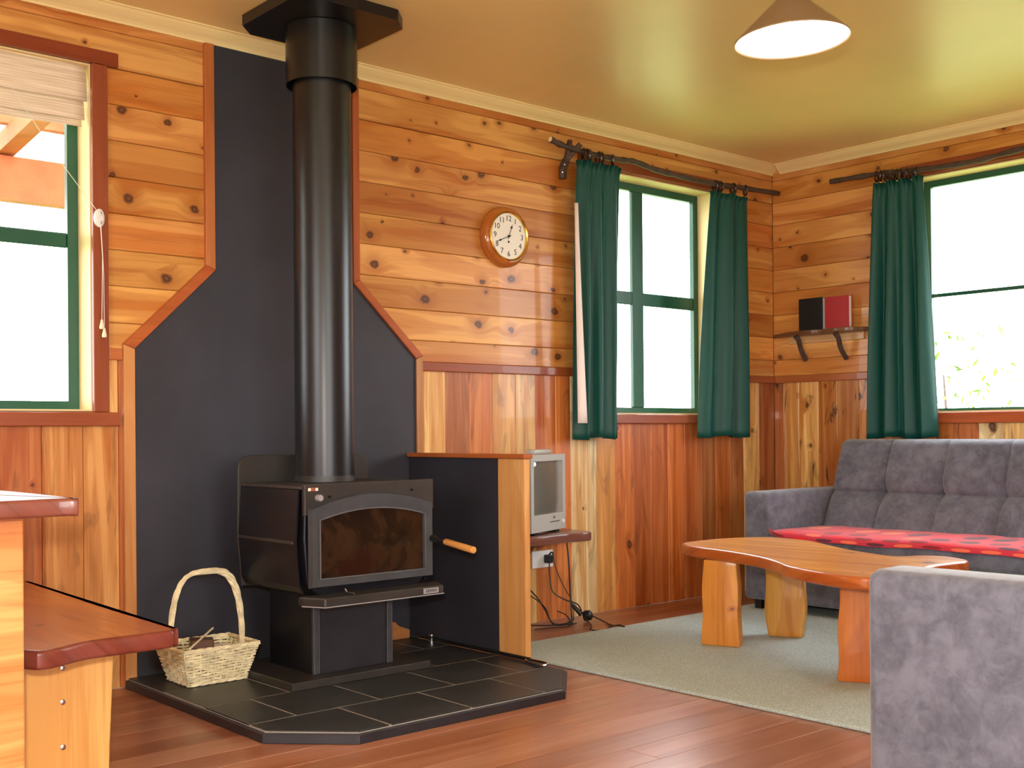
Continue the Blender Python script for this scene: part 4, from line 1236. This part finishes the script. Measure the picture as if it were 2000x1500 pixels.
# ------------------------------------------------------------------ dining table and bench at left
dt = thing('dining_table', 'thick slab dining table with a figured timber end leg', 'table', (-5.1, -0.85, 0))
to = [Vector((p.x, p.y)) for p in catmull([(-5.50, -1.53, 0), (-5.1, -1.535, 0), (-4.74, -1.53, 0), (-4.700, -1.505, 0), (-4.692, -1.1, 0), (-4.705, -0.6, 0), (-4.69, -0.2, 0), (-4.72, -0.12, 0), (-5.1, -0.115, 0), (-5.48, -0.12, 0), (-5.52, -0.6, 0), (-5.51, -1.2, 0)], 5)]
slab_parts(to, 0.742, 0.782, 0.008, 'tabletop', 'slabY', dt, (160, 90, 62), (122, 66, 52))
bx(-5.40, -4.786, -1.45, -1.395, 0.0002, 0.7415, 0.004).build('leg', M['slabX'], dt, color=lin(214, 144, 80))
bx(-5.40, -4.786, -0.30, -0.245, 0.0002, 0.7415, 0.004).build('leg', M['slabX'], dt, color=lin(214, 144, 80))
bn = thing('bench', 'thick slab bench with pale end leg beside the dining table', 'bench', (-4.6, -0.72, 0))
bo = [Vector((p.x, p.y)) for p in catmull([(-4.77, -1.372, 0), (-4.6, -1.366, 0), (-4.425, -1.366, 0), (-4.389, -1.352, 0), (-4.376, -1.31, 0), (-4.370, -0.9, 0), (-4.345, -0.4, 0), (-4.335, -0.12, 0), (-4.36, -0.09, 0), (-4.6, -0.085, 0), (-4.76, -0.09, 0), (-4.775, -0.7, 0)], 5)]
slab_parts(bo, 0.386, 0.431, 0.010, 'seat', 'slabY', bn, (180, 100, 46), (118, 56, 44))
def bleg(y0, y1):
    mm = MB().prism([(-4.72, 0.0002), (-4.478, 0.0002), (-4.474, 0.12), (-4.466, 0.28), (-4.462, 0.3855), (-4.72, 0.3855)], 'y', y0, y1); mm.bevel(0.003, 1)
    return mm.build('leg', M['trimZ'], bn, color=lin(228, 170, 94))
l1 = bleg(-1.15, -1.10); bleg(-0.35, -0.30)
for z in (0.332, 0.246, 0.132):
    MB().lathe([(0, 0.0012), (0.006, 0.001), (0.0075, 0.0), (0, 0)], (-4.595, -1.1502, z), (0, -1, 0), 12).build('screw', M['steel'], l1, smooth=True)

# ------------------------------------------------------------------ pendant lamp
LX, LY, LZ = -2.575, -1.945, 2.155
lp_ = thing('pendant_lamp', 'conical pendant lamp glowing white below the ceiling', 'lamp', (LX, LY, LZ))
TL_ = Matrix.Translation((LX, LY, LZ)) @ Matrix.Rotation(math.radians(-2.2), 4, Vector((0.66, 0.75, 0))) @ Matrix.Translation((-LX, -LY, -LZ))
MB().lathe([(0.180, 0.0), (0.181, 0.004), (0.034, 0.142), (0.033, 0.139), (0.178, 0.002)], (LX, LY, LZ), (0, 0, 1), 64, closed=True).xform(TL_).build('shade', M['shade'], lp_, smooth=True)
MB().lathe([(0.1765, 0.003), (0.0325, 0.138)], (LX, LY, LZ), (0, 0, 1), 64).xform(TL_).build('shade_lining', M['shade_in'], lp_, smooth=True, recalc=False)
MB().lathe([(0, 0.139), (0.034, 0.1425), (0.034, 0.175), (0.022, 0.20), (0.006, 0.215), (0, 0.215)], (LX, LY, LZ), (0, 0, 1), 32).xform(TL_).build('lamp_holder', M['shade'], lp_, smooth=True)
MB().lathe([(0.0, 0.018), (0.03, 0.024), (0.045, 0.045), (0.046, 0.065), (0.03, 0.095), (0.018, 0.115), (0.016, 0.138), (0, 0.138)], (LX, LY, LZ), (0, 0, 1), 32).xform(TL_).build('bulb', M['bulb'], lp_, smooth=True)
MB().tube([(LX, LY, LZ+0.212), (LX, LY, ZC-0.03)], 0.004, 8).build('flex', M['white'], lp_)
MB().lathe([(0, -0.03), (0.02, -0.028), (0.045, -0.008), (0.045, -0.0005), (0, -0.0005)], (LX, LY, ZC), (0, 0, 1), 24).build('ceiling_rose', M['white'], lp_, smooth=True)

# ------------------------------------------------------------------ outside: verandah roof and shrubs
vr = thing('verandah_roof', 'verandah roof of timber rafters and pale corrugated sheets outside the left window', 'roof', (-4.5, 1.4, 2.2))
bx(-8.5, -1.9, 2.35, 2.44, 2.20, 2.437).build('beam', M['roof_timber'], vr)
for x in (-6.0, -5.4, -4.8, -4.2, -3.62, -3.0, -2.4):
    mm = MB().prism([(0.16, 2.70), (2.6, 2.4194), (2.6, 2.5194), (0.16, 2.80)], 'x', x-0.045, x+0.045)
    mm.build('rafter', M['roof_timber'], vr)
for y in (0.7, 1.5, 2.2):
    z = 2.80-(y-0.16)*0.115
    bx(-8.5, -1.9, y-0.03, y+0.03, z+0.001, z+0.045).build('purlin', M['roof_timber'], vr)
MB().grid(330, 2, lambda u, v: (-8.5+6.6*u, 0.16+3.44*v, 2.862-0.3956*v+0.011*math.sin(u*6.6/0.076*2*math.pi))).build('corrugated_sheet', M['sheet'], vr, smooth=True, recalc=False)
def shrub(cx, cy, z0, h, w, n, label, seed):
    rr = random.Random(seed)
    root = thing('shrub', label, 'shrub', (cx, cy, z0))
    m = MB()
    for k in range(n):
        a = rr.uniform(0, 6.28); q = rr.random()**0.5; zz = rr.random()
        p = Vector((cx+w*q*math.cos(a)*(1-0.5*zz), cy+w*q*math.sin(a)*(1-0.5*zz), z0+0.3+zz*h))
        d1 = Vector((rr.uniform(-1, 1), rr.uniform(-1, 1), rr.uniform(-1, 1))).normalized()
        d2 = d1.cross(Vector((rr.uniform(-1, 1), rr.uniform(-1, 1), rr.uniform(-1, 1)))).normalized()
        L = rr.uniform(0.04, 0.08)
        vs_ = [m.bm.verts.new(q_) for q_ in (p-d1*L, p+d2*L*0.35, p+d1*L, p-d2*L*0.35)]
        m.bm.faces.new(vs_)
    tag(m.build('foliage', M['leaf'], root, recalc=False), kind='stuff')
    MB().tube([(cx, cy, z0), (cx+0.05, cy, z0+0.5*h), (cx, cy+0.04, z0+0.9*h)], [0.04, 0.03, 0.01], 8).build('stem', M['bark'], root, smooth=True)
shrub(7.5, 2.9, -0.5, 2.3, 1.3, 300, 'sparse green shrub beyond the wide right window', 4)
